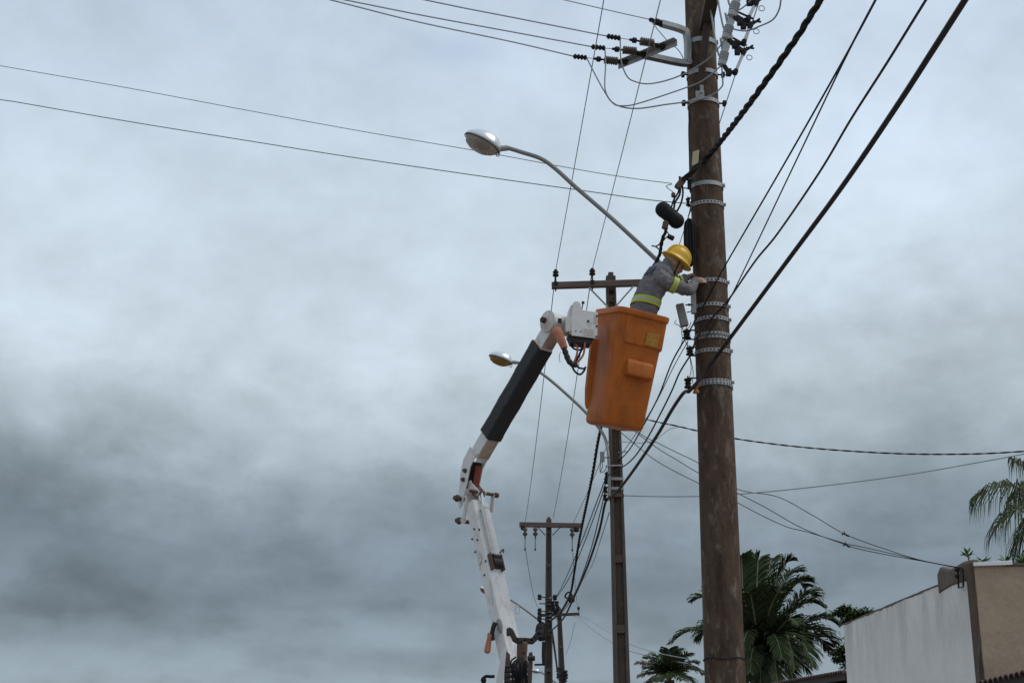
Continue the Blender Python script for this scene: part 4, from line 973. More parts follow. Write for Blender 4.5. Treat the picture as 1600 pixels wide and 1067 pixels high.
# bucket ------------------------------------------------------
TILT = math.radians(9.5)
Cr = (at(928.5, 484, 14.36) + at(1049, 497.5, 14.04)) / 2
RT = Matrix.Rotation(TILT, 3, 'Y') @ Matrix.Rotation(math.radians(10), 3, 'X')
bx, by, bz = RT @ (-LN), RT @ FN, RT @ EZ        # right, front (towards viewer), up
def bl_(x, y, z): return Cr + bx * x + by * y + bz * z
def rrect(z, hx, hy, r, n=6, ox=0, oy=0):
    out = []
    for cx, cy, a0_ in ((hx - r, hy - r, 0), (-hx + r, hy - r, 90), (-hx + r, -hy + r, 180), (hx - r, -hy + r, 270)):
        for k in range(n + 1):
            t = math.radians(a0_ + 90 * k / n); out.append(bl_(ox + cx + r * math.cos(t), oy + cy + r * math.sin(t), z))
    return out
DB = 1.26
def hw(z): return .296 - .050 * (-z / DB)
prof = [(-DB, .12, .05), (-DB, hw(-DB) - .035, .05), (-DB + .012, hw(-DB) - .012, .055), (-DB + .04, hw(-DB), .06)]
for k in range(1, 9): z = -DB + .055 + (DB - .13) * k / 8; prof.append((z, hw(z), .07))
prof += [(-.065, .302, .075), (-.06, .318, .09), (-.012, .326, .10), (0, .322, .10), (.0, .296, .085), (-.02, .286, .08), (-DB + .04, hw(-DB) - .015, .06), (-DB + .03, .1, .05)]
mb = MB(); mb.loft([rrect(z, h_, h_, r_) for z, h_, r_ in prof]); bucket = mb.build('bucket', M_ORANGE, truck, angle=40)
# raised upper panel wrapping the front and right
q = MB(); q.loft([[bl_(x, y, z) for x, y in ((-hw(z) + .06, hw(z) - .012), (-hw(z) + .085, hw(z) + g_), (hw(z) - .06, hw(z) + g_), (hw(z) - .02 + g_ * .3, hw(z) + g_ * .7), (hw(z) + g_ * .8, hw(z) - .03), (hw(z) + g_ * .8, -hw(z) + .1), (hw(z) - .01, -hw(z) + .08))] for z, g_, dx in ((-.055, .003, 0), (-.2, .009, .0), (-.345, .016, -.005), (-.362, .015, -.005), (-.38, -.004, 0))])
q.build('upper_panel', M_ORANGE, bucket, angle=25)
# foot step
z0_, z1_ = -.555, -.735
def sq(z, x0, x1, out, back=-.01): return [bl_(x0, hw(z) + back, z), bl_(x1, hw(z) + back, z), bl_(x1 - .012, hw(z) + out, z), bl_(x0 + .012, hw(z) + out, z)]
q = MB(); q.loft([sq(-.53, -.12, .20, .002), sq(-.56, -.13, .21, .04), sq(-.685, -.135, .205, .08), sq(-.705, -.13, .20, .076), sq(-.715, -.12, .19, .045)]); q.build('foot_step', M_ORANGE, bucket, bevel=.012, angle=30)
q = MB(); q.loft([[bl_(x, -hw(z) + y, z) for x, y in ((-hw(z) + .02, .0), (-hw(z) - e_, .01), (-hw(z) - e_, .07), (-hw(z) + .02, .10))] for z, e_ in ((-.28, .01), (-.34, .045), (-.90, .04), (-1.05, .02), (-1.1, 0))]); q.build('mount_rib', M_ORANGE, bucket, bevel=.015)
zd = -.27
q = MB(); dd = [bl_(x, hw(z) + .026 + (0 if z > -.28 else .006), z) for x, z in ((.055, -.205), (.205, -.205), (.2, -.35), (.05, -.35))]; q.loft([[p + by * -.006 for p in dd], [p - by * .012 for p in dd]]); q.build('safety_label', decal('label_bucket', (.50, .25, .03), (.12, .07, .03), 6, ((.5, .06, .02), .45)), bucket, smooth=False)
q = MB()
for x in (.03, .10): q.lathe(bl_(x, hw(-.12) + .006, -.115), by, [(0, .006), (.006, .006)], 8)
q.split('rivet', M_BLACKM, bucket)

# turret, cradle and truck body --------------------------------
YT = 14.35
def tp_(px, py, Y=YT): return at(px, py, Y)
def ext(poly, Y, th, name, m, parent, bevel=.004):
    a = [tp_(px, py, Y) for px, py in poly]; q = MB(); q.loft([a, [p + EY * th for p in a]]); return q.build(name, m, parent, bevel=bevel)
tb = tp_(803, 1067)
q = MB(); q.lathe(V((tb.x, YT + .1, 1.1)), EZ, [(0, .42), (.06, .42), (.08, .30), (.75, .26), (.8, .34), (.88, .34), (.88, .1)], 28); turret = q.build('turret', M_WHITE2, truck)
ext([(788.5, 1011), (791, 1017), (789, 1040), (785, 1075), (783, 1140), (768, 1140), (774, 1070), (781, 1030)], YT - .12, .03, 'side_plate', M_WHITE, turret)
ext([(826, 1020), (831, 1017), (833, 1024), (831, 1067), (828, 1140), (818, 1140), (824, 1067)], YT - .15, .05, 'cheek_plate', M_RUSTY, turret)
ext([(790, 1015), (797, 1022), (797, 1060), (795, 1130), (786, 1130), (788, 1050)], YT + .05, .05, 'inner_plate', M_RUSTY, turret)
q = MB()
for py in (1041, 1048, 1056, 1064): q.cyl(tp_(788, py, YT - .08), tp_(826, py + .5, YT - .08), .018, n=10)
q.cyl(tp_(824, 1028, YT - .2), tp_(836, 1028, YT - .2), .025, n=10); q.split('cross_rod', M_BLACKM, turret)
for k in range(9):
    x0_ = 801 + k * 2.7; q = MB()
    q.tube(smooth_path([tp_(806 + k * 1.6, 1026 + (k % 3) * 4, YT - .5), tp_(x0_ - (3 if k < 4 else -1), 1034 + (k % 2) * 4, YT - .55 - .01 * (k % 3)), tp_(x0_, 1052, YT - .55 - .015 * (k % 3)), tp_(x0_ + math.sin(k) * 2, 1075, YT - .52), tp_(x0_ + 2, 1135, YT - .45)], 5), .0095, 8); q.build('hose', M_HOSE, turret)
YC = 13.95
q = MB(); rg = []
pth = [tp_(*p, YC) for p in ((794.5, 984), (799, 987), (804, 998), (808, 1000.5), (820, 1000.5), (831, 1001.5), (836, 997), (841, 989), (847, 989))]
for i in range(len(pth) - 1): q.beam(pth[i] - (pth[i + 1] - pth[i]).normalized() * .012, pth[i + 1] + (pth[i + 1] - pth[i]).normalized() * .012, EY, .12, .052)
q.obox(tp_(796, 987, YC), (EX, EY, EZ), (.03, .062, .035)); cradle = q.build('boom_cradle', M_BLACKM, truck, bevel=.008)
q = MB(); pb_ = V((tp_(815.5, 1003, YC).x, YC, 1.1)); q.lathe(pb_, EZ, [(0, .045), ((tp_(815.5, 1003, YC).z - 1.1) * .8, .045), ((tp_(815.5, 1003, YC).z - 1.1) * .85, .052), (tp_(815.5, 1003, YC).z - 1.1, .05)], 14)
q.lathe(tp_(820, 1012, YC - .06), EZ, [(-.04, .025), (.05, .03), (.06, .02)], 10); q.build('cradle_post', M_RUSTY, truck)
q = MB(); q.tube(smooth_path([tp_(758, 1080, YT), tp_(757, 1067, YT), tp_(755.5, 1059.5, YT), tp_(760, 1056, YT), tp_(767, 1056.5, YT), tp_(773, 1056, YT)], 5), .016, 8); q.lathe(tp_(755.5, 1062, YT), EZ, [(-.03, .02), (0, .03), (.03, .02)], 8); q.build('gooseneck_hose', M_HOSE, truck)
# bed, cab and wheels (below the picture)
q = MB(); q.box((TX - 1.1, 12.45, .95), (TX + 1.1, 17.2, 1.1)); q.box((TX - .42, 10.4, .62), (TX - .30, 17.1, .95)); q.box((TX + .30, 10.4, .62), (TX + .42, 17.1, .95)); q.build('chassis_bed', M_BLACKM, truck, bevel=.01)
q = MB()
for s in (-1, 1): q.box((TX + s * .86 - .22, 14.9, 1.102), (TX + s * .86 + .22, 17.15, 1.65))
q.split('tool_locker', M_WHITE, truck, bevel=.02)
prof_ = [(10.25, .55), (10.2, .95), (10.3, 1.35), (10.75, 2.05), (10.95, 2.15), (12.2, 2.16), (12.3, 2.05), (12.3, .55)]
q = MB(); q.loft([[V((TX + s * w_, y_, z_)) for y_, z_ in prof_] for s, w_ in ((-1, .98), (-1, 1.02), (1, 1.02), (1, .98))]); q.build('cab', M_WHITE, truck, bevel=.05)
q = MB(); q.loft([[V((TX + s, 10.36, 1.42)), V((TX + s, 10.72, 1.98)), V((TX + s, 10.70, 1.99)), V((TX + s, 10.33, 1.42))] for s in (-.88, .88)]); q.build('windscreen', M_GLASS, truck)
for s in (-1, 1):
    q = MB(); q.box((TX + s * 1.015 - .012, 10.95, 1.42), (TX + s * 1.015 + .012, 11.95, 1.98)); q.build('side_window', M_GLASS, truck, bevel=.01)
    q = MB(); q.lathe(V((TX + s * .72, 10.19, 1.02)), -EY, [(0, .11), (.03, .11), (.05, .06)], 16); q.build('headlight', M_SHEET, truck)
    for yw in (11.1, 15.9):
        q = MB(); q.lathe(V((TX + s * .84 - .13, yw, .44)), EX, [(0, .25), (0, .40), (.03, .44), (.23, .44), (.26, .40), (.26, .25)], 28); wh = q.build('wheel', M_TYRE, truck)
        q = MB(); q.lathe(V((TX + s * .84 - .1, yw, .44)), EX, [(0, .05), (0, .25), (.2, .25), (.2, .05)], 20); q.build('hub', M_WHITE2, wh)
# ------------------------------------------------------------------ the lineman
YP = 14.2
def ph(px, py, dy=0.0): return at(px, py, YP + dy)
man = thing('person', ph(1000, 655), 'worker in grey shirt and yellow helmet leaning from the bucket to the pole', 'person')
def limb(mb, pts, rad, n=16, ell=1.0, k=5):
    P = smooth_path(pts, k); m = len(pts) - 1
    R = []
    for i in range(len(P)):
        t = i / (len(P) - 1) * m; j = min(int(t), m - 1); R.append(rad[j] + (rad[j + 1] - rad[j]) * (t - j))
    mb.tube(P, R, n, ell=ell)
spine = [(996, 545), (999, 515), (1004, 490), (1011, 468), (1020, 448), (1030, 431), (1037, 422), (1043, 416)]
fb = [.135, .14, .142, .14, .145, .142, .115, .075]
lat = [.135, .145, .16, .178, .198, .20, .165, .08]
def torso_ring(t, grow=0.0, n=40):
    i = min(int(t), len(spine) - 2); f = t - i
    def lp_(a): return a[i] + (a[i + 1] - a[i]) * f
    c = ph(spine[i][0] + (spine[i + 1][0] - spine[i][0]) * f, spine[i][1] + (spine[i + 1][1] - spine[i][1]) * f)
    d = (ph(*spine[i + 1]) - ph(*spine[i])).normalized()
    ac = d.cross(EY).normalized()
    if ac.x < 0: ac = -ac
    yv = (EY * .96 - ac * .25).normalized()
    return superring(c, ac * (lp_(fb) + grow), yv * (lp_(lat) + grow), 2.4, n)
# right (near) arm and left (far) arm
RA = [ph(1028, 432, -.15), ph(1038, 439, -.17), ph(1056, 447, -.15), ph(1076, 453, -.08), ph(1082, 446, .07), ph(1086, 438, .17)]
RR = [.085, .085, .076, .066, .058, .048]
LA = [ph(1030, 428, .15), ph(1042, 430, .19), ph(1056, 440, .26), ph(1066, 439, .32), ph(1073, 433, .36)]
LR = [.08, .08, .07, .062, .05]
sh = MB(); sh.loft([torso_ring(t) for t in [k * .25 for k in range(2, 29)]])
limb(sh, RA, RR); limb(sh, LA, LR)
col_r = [ph(1039, 420), ph(1044, 414), ph(1047, 409)]
limb(sh, col_r, [.085, .078, .074])
shirt = sh.build('shirt', M_SHIRT, man, angle=180)
r_ = shirt.modifiers.new('join', 'REMESH'); r_.mode = 'VOXEL'; r_.voxel_size = .011; r_.use_smooth_shade = True
s_ = shirt.modifiers.new('ease', 'SMOOTH'); s_.factor = .6; s_.iterations = 5
tx = bpy.data.textures.new('folds', 'CLOUDS'); tx.noise_scale = .055; tx.noise_depth = 2
dm = shirt.modifiers.new('folds', 'DISPLACE'); dm.texture = tx; dm.strength = .034; dm.mid_level = .5; dm.texture_coords = 'LOCAL'
# hi-vis bands
def torso_band(t0, t1, m, name, grow):
    q = MB(); q.loft([torso_ring(t0 + (t1 - t0) * k / 3, grow) for k in range(4)], cap=False); return q.build(name, m, man, solid=.004, angle=180)
def at_t(y):      # spine parameter at pixel row y
    for i in range(len(spine) - 1):
        if spine[i + 1][1] <= y <= spine[i][1]: return i + (spine[i][1] - y) / (spine[i][1] - spine[i + 1][1])
bd_ = torso_band(at_t(480), at_t(476.6), M_HIVIS, 'waist_band', .011); torso_band(at_t(476.6), at_t(473), M_REFL, 'waist_band', .011); torso_band(at_t(473), at_t(469.6), M_HIVIS, 'waist_band', .011)
def arm_band(A, B, r, name='sleeve_band'):
    d = (B - A).normalized()
    for a_, b_, m in ((0, .36, M_HIVIS), (.36, .62, M_REFL), (.62, 1, M_HIVIS)):
        q = MB(); q.tube([A.lerp(B, a_), A.lerp(B, (a_ + b_) / 2), A.lerp(B, b_)], r, 22, cap=False); q.build(name, m, man, solid=.004)
arm_band(ph(1048.5, 443.5, -.162), ph(1056.5, 447.2, -.148), .0925)
arm_band(ph(1058, 440, .27), ph(1062, 440, .29), .076)
rA, rB = torso_ring(at_t(441), .012), torso_ring(at_t(429), .012)
ii = [k % 40 for k in range(20, 26)]      # strip on the back edge, towards the viewer
q = MB(); q.loft([[rA[k].lerp(rB[k], t) for k in ii] for t in (0, .33, .66, 1)], cap=False, close=False); q.build('shoulder_patch', M_BLUE, man, solid=.006)
# body: head, neck, trunk, legs, hands as one surface
hu = V((.53, -.05, .85)).normalized(); fd = V((.82, .30, -.50)); fd = (fd - hu * fd.dot(hu)).normalized(); sd_ = fd.cross(hu).normalized()   # up, face, right side
bc = ph(1057.5, 406.5, .0)                                                     # centre of the helmet brim
hc = bc - hu * .03
bd = MB()
def ell(c, a, b, cc, n=18):
    bd.loft([ringpts(c + cc * math.sin(t), a * math.cos(t), b * math.cos(t), n) for t in [-1.5 + 3.0 * k / 12 for k in range(13)]])
ell(hc, fd * .098, sd_ * .078, hu * .115)                      # skull
ell(hc + fd * .035 - hu * .075, fd * .062, sd_ * .058, hu * .062)     # jaw
ell(hc + fd * .088 - hu * .118, fd * .022, sd_ * .026, hu * .02)      # chin
ell(hc + fd * .107 - hu * .045, fd * .018, sd_ * .014, hu * .026, 10)  # nose
ell(hc + fd * .098 - hu * .082, fd * .012, sd_ * .026, hu * .008, 10)  # lips
ell(hc + fd * .098 - hu * .004, fd * .012, sd_ * .05, hu * .012, 10)  # brow
for s in (-1, 1): ell(hc + sd_ * s * .08 - fd * .012 - hu * .03, fd * .02, sd_ * .01, hu * .034, 10)   # ears
limb(bd, [ph(1036, 424), ph(1046, 413), hc - fd * .03 - hu * .03], [.07, .062, .06])
bd.loft([torso_ring(t, -.02) for t in (0, .5, 1, 2, 3, 4, 5, 6, 6.6)])
limb(bd, RA, [max(.028, r - .018) for r in RR]); limb(bd, LA, [max(.028, r - .018) for r in LR])
zf = bl_(0, 0, -DB + .045)
for s in (-1, 1):
    ft = zf + V((0, s * .09, 0)); hip = ph(996, 540, s * .07 + .05); kn = hip.lerp(ft, .5) + V((.03, 0, 0))
    limb(bd, [hip, kn, ft + EZ * .08], [.085, .062, .042])
    limb(bd, [ft + V((-.05, 0, .04)), ft + V((.15, 0, .035))], [.045, .04])
def hand(wr, dirn, palm_n, m=None, curl=.6, s=1.0, thumb=1):
    """wrist, pointing direction, palm normal: palm and five bent fingers"""
    d = V(dirn).normalized(); pn = V(palm_n); pn = (pn - d * pn.dot(d)).normalized(); sd2 = d.cross(pn)
    limb(bd, [wr - d * .03, wr + d * .02, wr + d * .085], [.030, .034, .036], ell=.55)
    for k, L in enumerate((.068, .078, .073, .058)):
        b0 = wr + d * .08 + sd2 * (k - 1.5) * .019
        p1 = b0 + d * L * .45 + pn * L * .10 * curl; p2 = p1 + d * L * .28 + pn * L * .25 * curl; p3 = p2 + d * L * .10 + pn * L * .30 * curl
        limb(bd, [b0 - d * .02, b0, p1, p2, p3], [.010, .0098, .0092, .0085, .007], n=8, k=3)
    b0 = wr + d * .025 - sd2 * .028 * thumb
    limb(bd, [b0, b0 + d * .03 - sd2 * .022 * thumb + pn * .01, b0 + d * .058 - sd2 * .026 * thumb + pn * .024, b0 + d * .075 - sd2 * .02 * thumb + pn * .036], [.013, .0125, .011, .008], n=8, k=3)
hand(RA[-1] + V((.005, .01, 0)), V((.86, .22, .12)), V((.1, .9, -.35)), curl=.7, thumb=-1)
hand(LA[-1] + V((.005, .01, 0)), V((.75, .3, .3)), V((.3, -.1, -.9)), curl=1.0, thumb=1)
body = bd.build('body', M_SKIN, man, angle=180)
r_ = body.modifiers.new('join', 'REMESH'); r_.mode = 'VOXEL'; r_.voxel_size = .0052; r_.use_smooth_shade = True
s_ = body.modifiers.new('ease', 'SMOOTH'); s_.factor = .5; s_.iterations = 3
tr = MB()
for s in (-1, 1):
    ft = zf + V((0, s * .09, 0)); hip = ph(996, 542, s * .07 + .05); kn = hip.lerp(ft, .5) + V((.03, 0, 0))
    limb(tr, [hip, kn, ft + EZ * .06], [.10, .085, .07])
tr.loft([torso_ring(t, .004) for t in (0, .3, .6, 1.0)])
trs = tr.build('trousers', M_TROUS, man, angle=180); r_ = trs.modifiers.new('join', 'REMESH'); r_.mode = 'VOXEL'; r_.voxel_size = .014; r_.use_smooth_shade = True
for s in (-1, 1):
    q = MB(); ft = zf + V((0, s * .09, 0)); limb(q, [ft + V((-.07, 0, .045)), ft + V((.05, 0, .05)), ft + V((.18, 0, .035))], [.05, .052, .042]); limb(q, [ft + V((-.02, 0, .03)), ft + V((-.02, 0, .16))], [.055, .06]); q.build('boot', M_LEATHER, man)
for s in (-1, 1):
    q = MB(); e_ = hc + fd * .093 + sd_ * s * .032 - hu * .012; q.lathe(e_, fd, [(-.012, .004), (-.008, .011), (0, .0125), (.004, .01), (.006, .003)], 10); q.build('eye', M_DARK, man)
# helmet: dome with crown ridge, full brim, chin strap
def hring(h, a_, b_, dx=0, n=36): return ringpts(bc + hu * h + fd * dx, fd * a_, sd_ * b_, n)
q = MB()
q.loft([hring(-.016, .180, .150, .006), hring(-.014, .187, .157, .006), hring(-.004, .184, .154, .006), hring(.010, .152, .126), hring(.024, .131, .110), hring(.05, .129, .108), hring(.085, .121, .101), hring(.115, .104, .087), hring(.138, .078, .066), hring(.152, .045, .038), hring(.157, .008, .008),], cap=True)
hel = q.build('helmet', M_HAT, man, angle=50)
q = MB(); rp = [bc + hu * h + fd * a_ for h, a_ in ((.02, -.132), (.06, -.130), (.10, -.116), (.132, -.088), (.155, -.045), (.163, 0), (.155, .045), (.132, .088), (.10, .116), (.06, .130), (.02, .132))]
q.tube(smooth_path(rp, 4), .021, 10, ell=1); q.build('crown_ridge', M_HAT, hel, angle=60)
q = MB(); q.lathe(bc + hu * .035 + fd * .128, fd, [(-.01, .026), (.008, .024), (.011, .004)], 14); q.build('badge_boss', M_HAT, hel)
for s in (-1, 1):
    q = MB(); q.tube(smooth_path([hc + fd * .02 + sd_ * s * .09 + hu * .03, hc + fd * .028 + sd_ * s * .086 - hu * .05, hc + fd * .045 + sd_ * s * .055 - hu * .125, hc + fd * .055 - hu * .142], 4), .007, 6); q.build('chin_strap', M_DARK, hel)
# band he is tightening at the pole
q = MB(); c = RA[-1] + V((.05, .06, .0)); q.beam(ph(1084, 432, .2), ph(1093, 436, .2), EY, .02, .03); tag(q.build('hand_tool', M_REDO), 'small dark red tool in the worker\'s hand at the pole', 'tool')
# ------------------------------------------------------------------ right-hand buildings
C0 = at(1514, 890, 19.6); XW = C0.x
near, far = at_plane(1470, 912, C0, EX), at_plane(1318, 975, C0, EX)
zn = near.z + (near.z - far.z) / (near.y - far.y) * (19.6 - near.y); zf_ = far.z
H1 = thing('house', V((XW + 2, 23, .12)), 'white plastered side wall joined to a tall bare brown wall', 'building')
q = MB(); q.loft([[V((x_, 19.62, z_)) for x_, z_ in ((XW, .1), (XW, zn), (XW + .16, zn), (XW + .16, .1))], [V((x_, far.y, z_)) for x_, z_ in ((XW, .1), (XW, zf_), (XW + .16, zf_), (XW + .16, .1))]]); q.build('side_wall', M_PLASTER, H1, smooth=False)
rg = []
random.seed(3)
for i in range(41):
    y_ = 19.7 + (far.y + .02 - 19.7) * i / 40; z_ = zn + (zf_ - zn) * (y_ - 19.62) / (far.y - 19.62) + random.uniform(-.004, .004); j = random.uniform(-.004, .004)
    rg.append([V((XW - .008 + j, y_, z_ - .012 + random.uniform(-.012, .006))), V((XW - .010 + j, y_, z_ + .012)), V((XW + .17, y_, z_ + .014)), V((XW + .17, y_, z_ - .03))])
q = MB(); q.loft(rg); q.build('capping', M_DIRT, H1)
pz = at_plane(1515, 874, C0, EX).z; pf = at_plane(1465, 889, C0, EX)
bt = at(1560, 883, 19.45).z
q = MB(); q.loft([[V((x_, y_, z_)) for x_, z_ in ((XW - .02, zl), (XW - .02, zh - .03), (XW + .01, zh), (XW + .13, zh), (XW + .13, zl))] for y_, zh, zl in ((19.5, pz, zn - .12), (19.8, pz + .02, zn - .1), (20.4, pz + .0, zn - .08), (pf.y - .15, pf.z + .02, zn - .1), (pf.y, pf.z - .06, zn - .12))]); q.build('parapet', M_DIRT, H1, bevel=.02)
q = MB(); q.box((XW + .02, 19.45, .1), (XW + 5.6, 19.62, bt)); q.build('brown_wall', M_BROWNW, H1, bevel=.015)
rg = []
for i in range(31):
    z_ = .1 + (pz - .06 - .1) * i / 30; e_ = random.uniform(-.015, .02)
    rg.append([V((XW - .03 + e_ * .3, 19.44, z_)), V((XW + .012 + e_, 19.435, z_)), V((XW + .012 + e_, 19.60, z_)), V((XW - .028 + e_ * .3, 19.66 + e_, z_))])
q = MB(); q.loft(rg); q.build('corner_render', mat('corner_render', (.16, .105, .07), .92, c2=(.028, .020, .017), scale=5, bump=.5, bscale=12, stretch=(1, 1, .6)), H1)
q = MB(); q.box((XW + .02, far.y - .16, .1), (XW + 5.6, far.y - .002, zf_ - .02)); q.box((XW + 5.44, 19.63, .1), (XW + 5.6, far.y - .17, bt - .2)); q.build('rear_wall', M_PLASTER, H1, smooth=False)
s0, s1 = at(1521.5, 880.5, 19.4), at(1582, 878.5, 19.4)
q = MB(); q.loft([[s0 + V((0, dy, dz)), s1 + V((0, dy, dz)), s1 + V((0, dy, dz + .06)), s0 + V((0, dy, dz + .05))] for dy, dz in ((0, -.03), (.9, -.06))]); q.build('roof_sheet', M_SHEET, H1, bevel=.004)
q = MB(); q.box((XW + .25, 19.42, bt), (XW + 5.6, 19.64, bt + .035)); q.build('wall_coping', M_DIRT, H1)
q = MB()
for px in (1496.5, 1504): q.beam(at_plane(px, 888, C0 - EX * .05, EX), at_plane(px + 1.5, 916 if px > 1500 else 918, C0 - EX * .05, EX), EX, .02, .03 if px > 1500 else .018)
q.beam(at_plane(1497, 918, C0 - EX * .05, EX), at_plane(1505, 917, C0 - EX * .05, EX), EX, .015, .015)
for py in (890, 900): c = at_plane(1495.5, py, C0 - EX * .07, EX); q.lathe(c - EZ * .03, EZ, [(0, .02), (.02, .035), (.05, .035), (.06, .02)], 10)
q.build('service_bracket', M_DARK, H1)
q = MB(); g0, g1 = at(1530, 989, 19.44), at(1527.5, 1053, 19.44); q.cyl(g0, g1, .014, n=8); q.build('conduit', M_DIRT, H1)
# neighbouring low roof, street side in front of the brown wall
e0, e1 = at_plane(1523, 1064.5, C0, EX), at_plane(1600, 1046, C0, EX)
def tile_roof(name, y0, y1, x0, x1, z0_, z1_, zend, label):
    """house with a shallow clay-tile roof: eave at x0 from (y0,z0_) to (y1,z1_)"""
    root = thing(name, V(((x0 + x1) / 2, (y0 + y1) / 2, .12)), label, 'building')
    def zr(y_): return z0_ + (z1_ - z0_) * (y_ - y0) / (y1 - y0)
    q = MB(); q.loft([[V((x0 + .5, y_, .1)), V((x0 + .5, y_, zr(y_) - .22)), V((x1, y_, zr(y_) - .22)), V((x1, y_, .1))] for y_ in (y0 + .02, y1 - .02)]); q.build('wall', M_BROWNW, root, smooth=False)
    q = MB(); q.loft([[V((x0, y_, zr(y_) - .20)), V((x0, y_, zr(y_) - .075)), V((x0 + .04, y_, zr(y_) - .075)), V((x0 + .04, y_, zr(y_) - .20))] for y_ in (y0, y1)]); q.build('fascia', M_FASCIA, root, smooth=False)
    q = MB(); q.loft([[V((x0 + .041, y_, zr(y_) - .12)), V((x0 + .041, y_, zr(y_) - .08)), V((x1, y_, zr(y_) - .08 + zend)), V((x1, y_, zr(y_) - .12 + zend))] for y_ in (y0, y1)]); rf = q.build('roof', M_FASCIA, root, smooth=False)
    n = int(abs(y1 - y0) / .2)
    proto = None
    for i in range(n):
        y_ = y0 + (y1 - y0) * (i + .5) / n; z_ = zr(y_)
        if proto is None:
            q = MB(); rr = []
            for x_, sc_ in ((x0 - .06, 1.0), (x0 + .9, .9), (x1, .9)):
                zz0 = -.085 + zend * (x_ - x0) / (x1 - x0)
                rr.append([V((x_ - x0, math.cos(t) * .1 * sc_, zz0 + math.sin(t) * .075 * sc_)) for t in [math.pi * k / 8 for k in range(9)]] + [V((x_ - x0, -math.cos(t) * .085 * sc_, zz0 + math.sin(t) * .06 * sc_)) for t in [math.pi * k / 8 for k in range(9)]])
            q.loft(rr); o = q.build('roof_tile', M_TILE, rf); proto = o
        else:
            o = proto.copy(); col.objects.link(o)
        o.parent = rf; o.location = (x0, y_, z_)
    return root
tile_roof('low_house', 19.42, 13.4, XW - .02, XW + 4.5, e0.z, e1.z + (e1.z - e0.z) * (13.4 - e1.y) / (e1.y - e0.y), .18, 'low dark tiled eave in front of the brown wall')
h0, h1 = at_plane(1319, 1046, C0, EX), at_plane(1205, 1066, C0, EX)
tile_roof('low_house', far.y + .06, h1.y + 5, XW - .02, XW + 5, h0.z, h0.z + (h1.z - h0.z) * (h1.y + 5 - h0.y) / (h1.y - h0.y), .12, 'low house with dark tiled eave beyond the white wall')

# ------------------------------------------------------------------ palms, tree and shrubs
def frond(pts, lmax, nl, m, parent, rr=.022, droop=.35, fwd=.75, seed=0, wid=.045, lname='frond', start=.12, rm=None, spread=1.0):
    rnd = random.Random(seed); P = smooth_path(pts, 12); fr = frames(P)
    mb = MB(); n = len(P)
    mb.tube(P, [rr * (1 - .85 * i / (n - 1)) for i in range(n)], 6)
    nf = len(mb.f)
    for k in range(nl):
        t = start + (1 - start) * (k + .5) / nl
        f = t * (n - 1); i = min(int(f), n - 2); p = P[i].lerp(P[i + 1], f - i); T = fr[i][0]
        sd = T.cross(EZ)
        if sd.length < .15: sd = T.cross(EY)
        sd.normalize(); nr = sd.cross(T)
        L = lmax * (.45 + .55 * math.sin(math.pi * min(1, (t - start) / (1 - start) * .85 + .15)) ) * (1 if t < .85 else 1 - (t - .85) * 3.2)
        for s in (-1, 1):
            d = (sd * s * spread + T * fwd + nr * (.35 + rnd.uniform(-.25, .25))).normalized()
            Lr = L * rnd.uniform(.8, 1.1)
            a = p; b = a + d * Lr * .5 - EZ * droop * Lr * .12; c = a + d * Lr * .92 - EZ * droop * Lr * .55
            e = a + d * Lr * 1.05 - EZ * droop * Lr * 1.0
            wv = T.cross(d); wv = d.cross(wv).normalized() if wv.length > .01 else nr
            wv = (T * .8 + nr * rnd.uniform(-.5, .5)).normalized() * wid * .5
            base = len(mb.v); mb.v += [a - wv * .5, a + wv * .5, b + wv, b - wv, c + wv * .6, c - wv * .6, e]
            mb.f += [(base, base + 1, base + 2, base + 3), (base + 3, base + 2, base + 4, base + 5), (base + 5, base + 4, base + 6)]
    o = mb.build(lname, [m, rm or M_RACH], parent, angle=60)
    for i in range(nf): o.data.polygons[i].material_index = 1
    return o
YQ = 37.0
root = thing('palm_tree', V((at(1188, 1040, YQ).x, YQ, .12)), 'large feathery palm rising behind the round pole and low tiled eave', 'palm tree')
cb = at(1190, 1030, YQ)
q = MB(); rg = []
for i in range(15):
    z_ = .1 + (cb.z - .1) * i / 14; R = .34 - .10 * i / 14 + (.06 if i % 2 else 0); rg.append(ringpts(V((cb.x, YQ, z_)), EX * R, EY * R, 14))
q.loft(rg); q.build('trunk', M_TRUNK, root)
rnd = random.Random(11)
for k in range(16):      # dry leaf stubs round the crown base
    a = k * 2.4; d = V((math.cos(a), math.sin(a), 0)); b0 = V((cb.x, YQ, cb.z - .75 + .05 * k)); q = MB(); q.tube([b0 + d * .25, b0 + d * .42 + EZ * .25, b0 + d * .5 + EZ * .55], [.05, .04, .02], 6); q.build('leaf_stub', M_DRY if k % 3 else M_RACH, root)
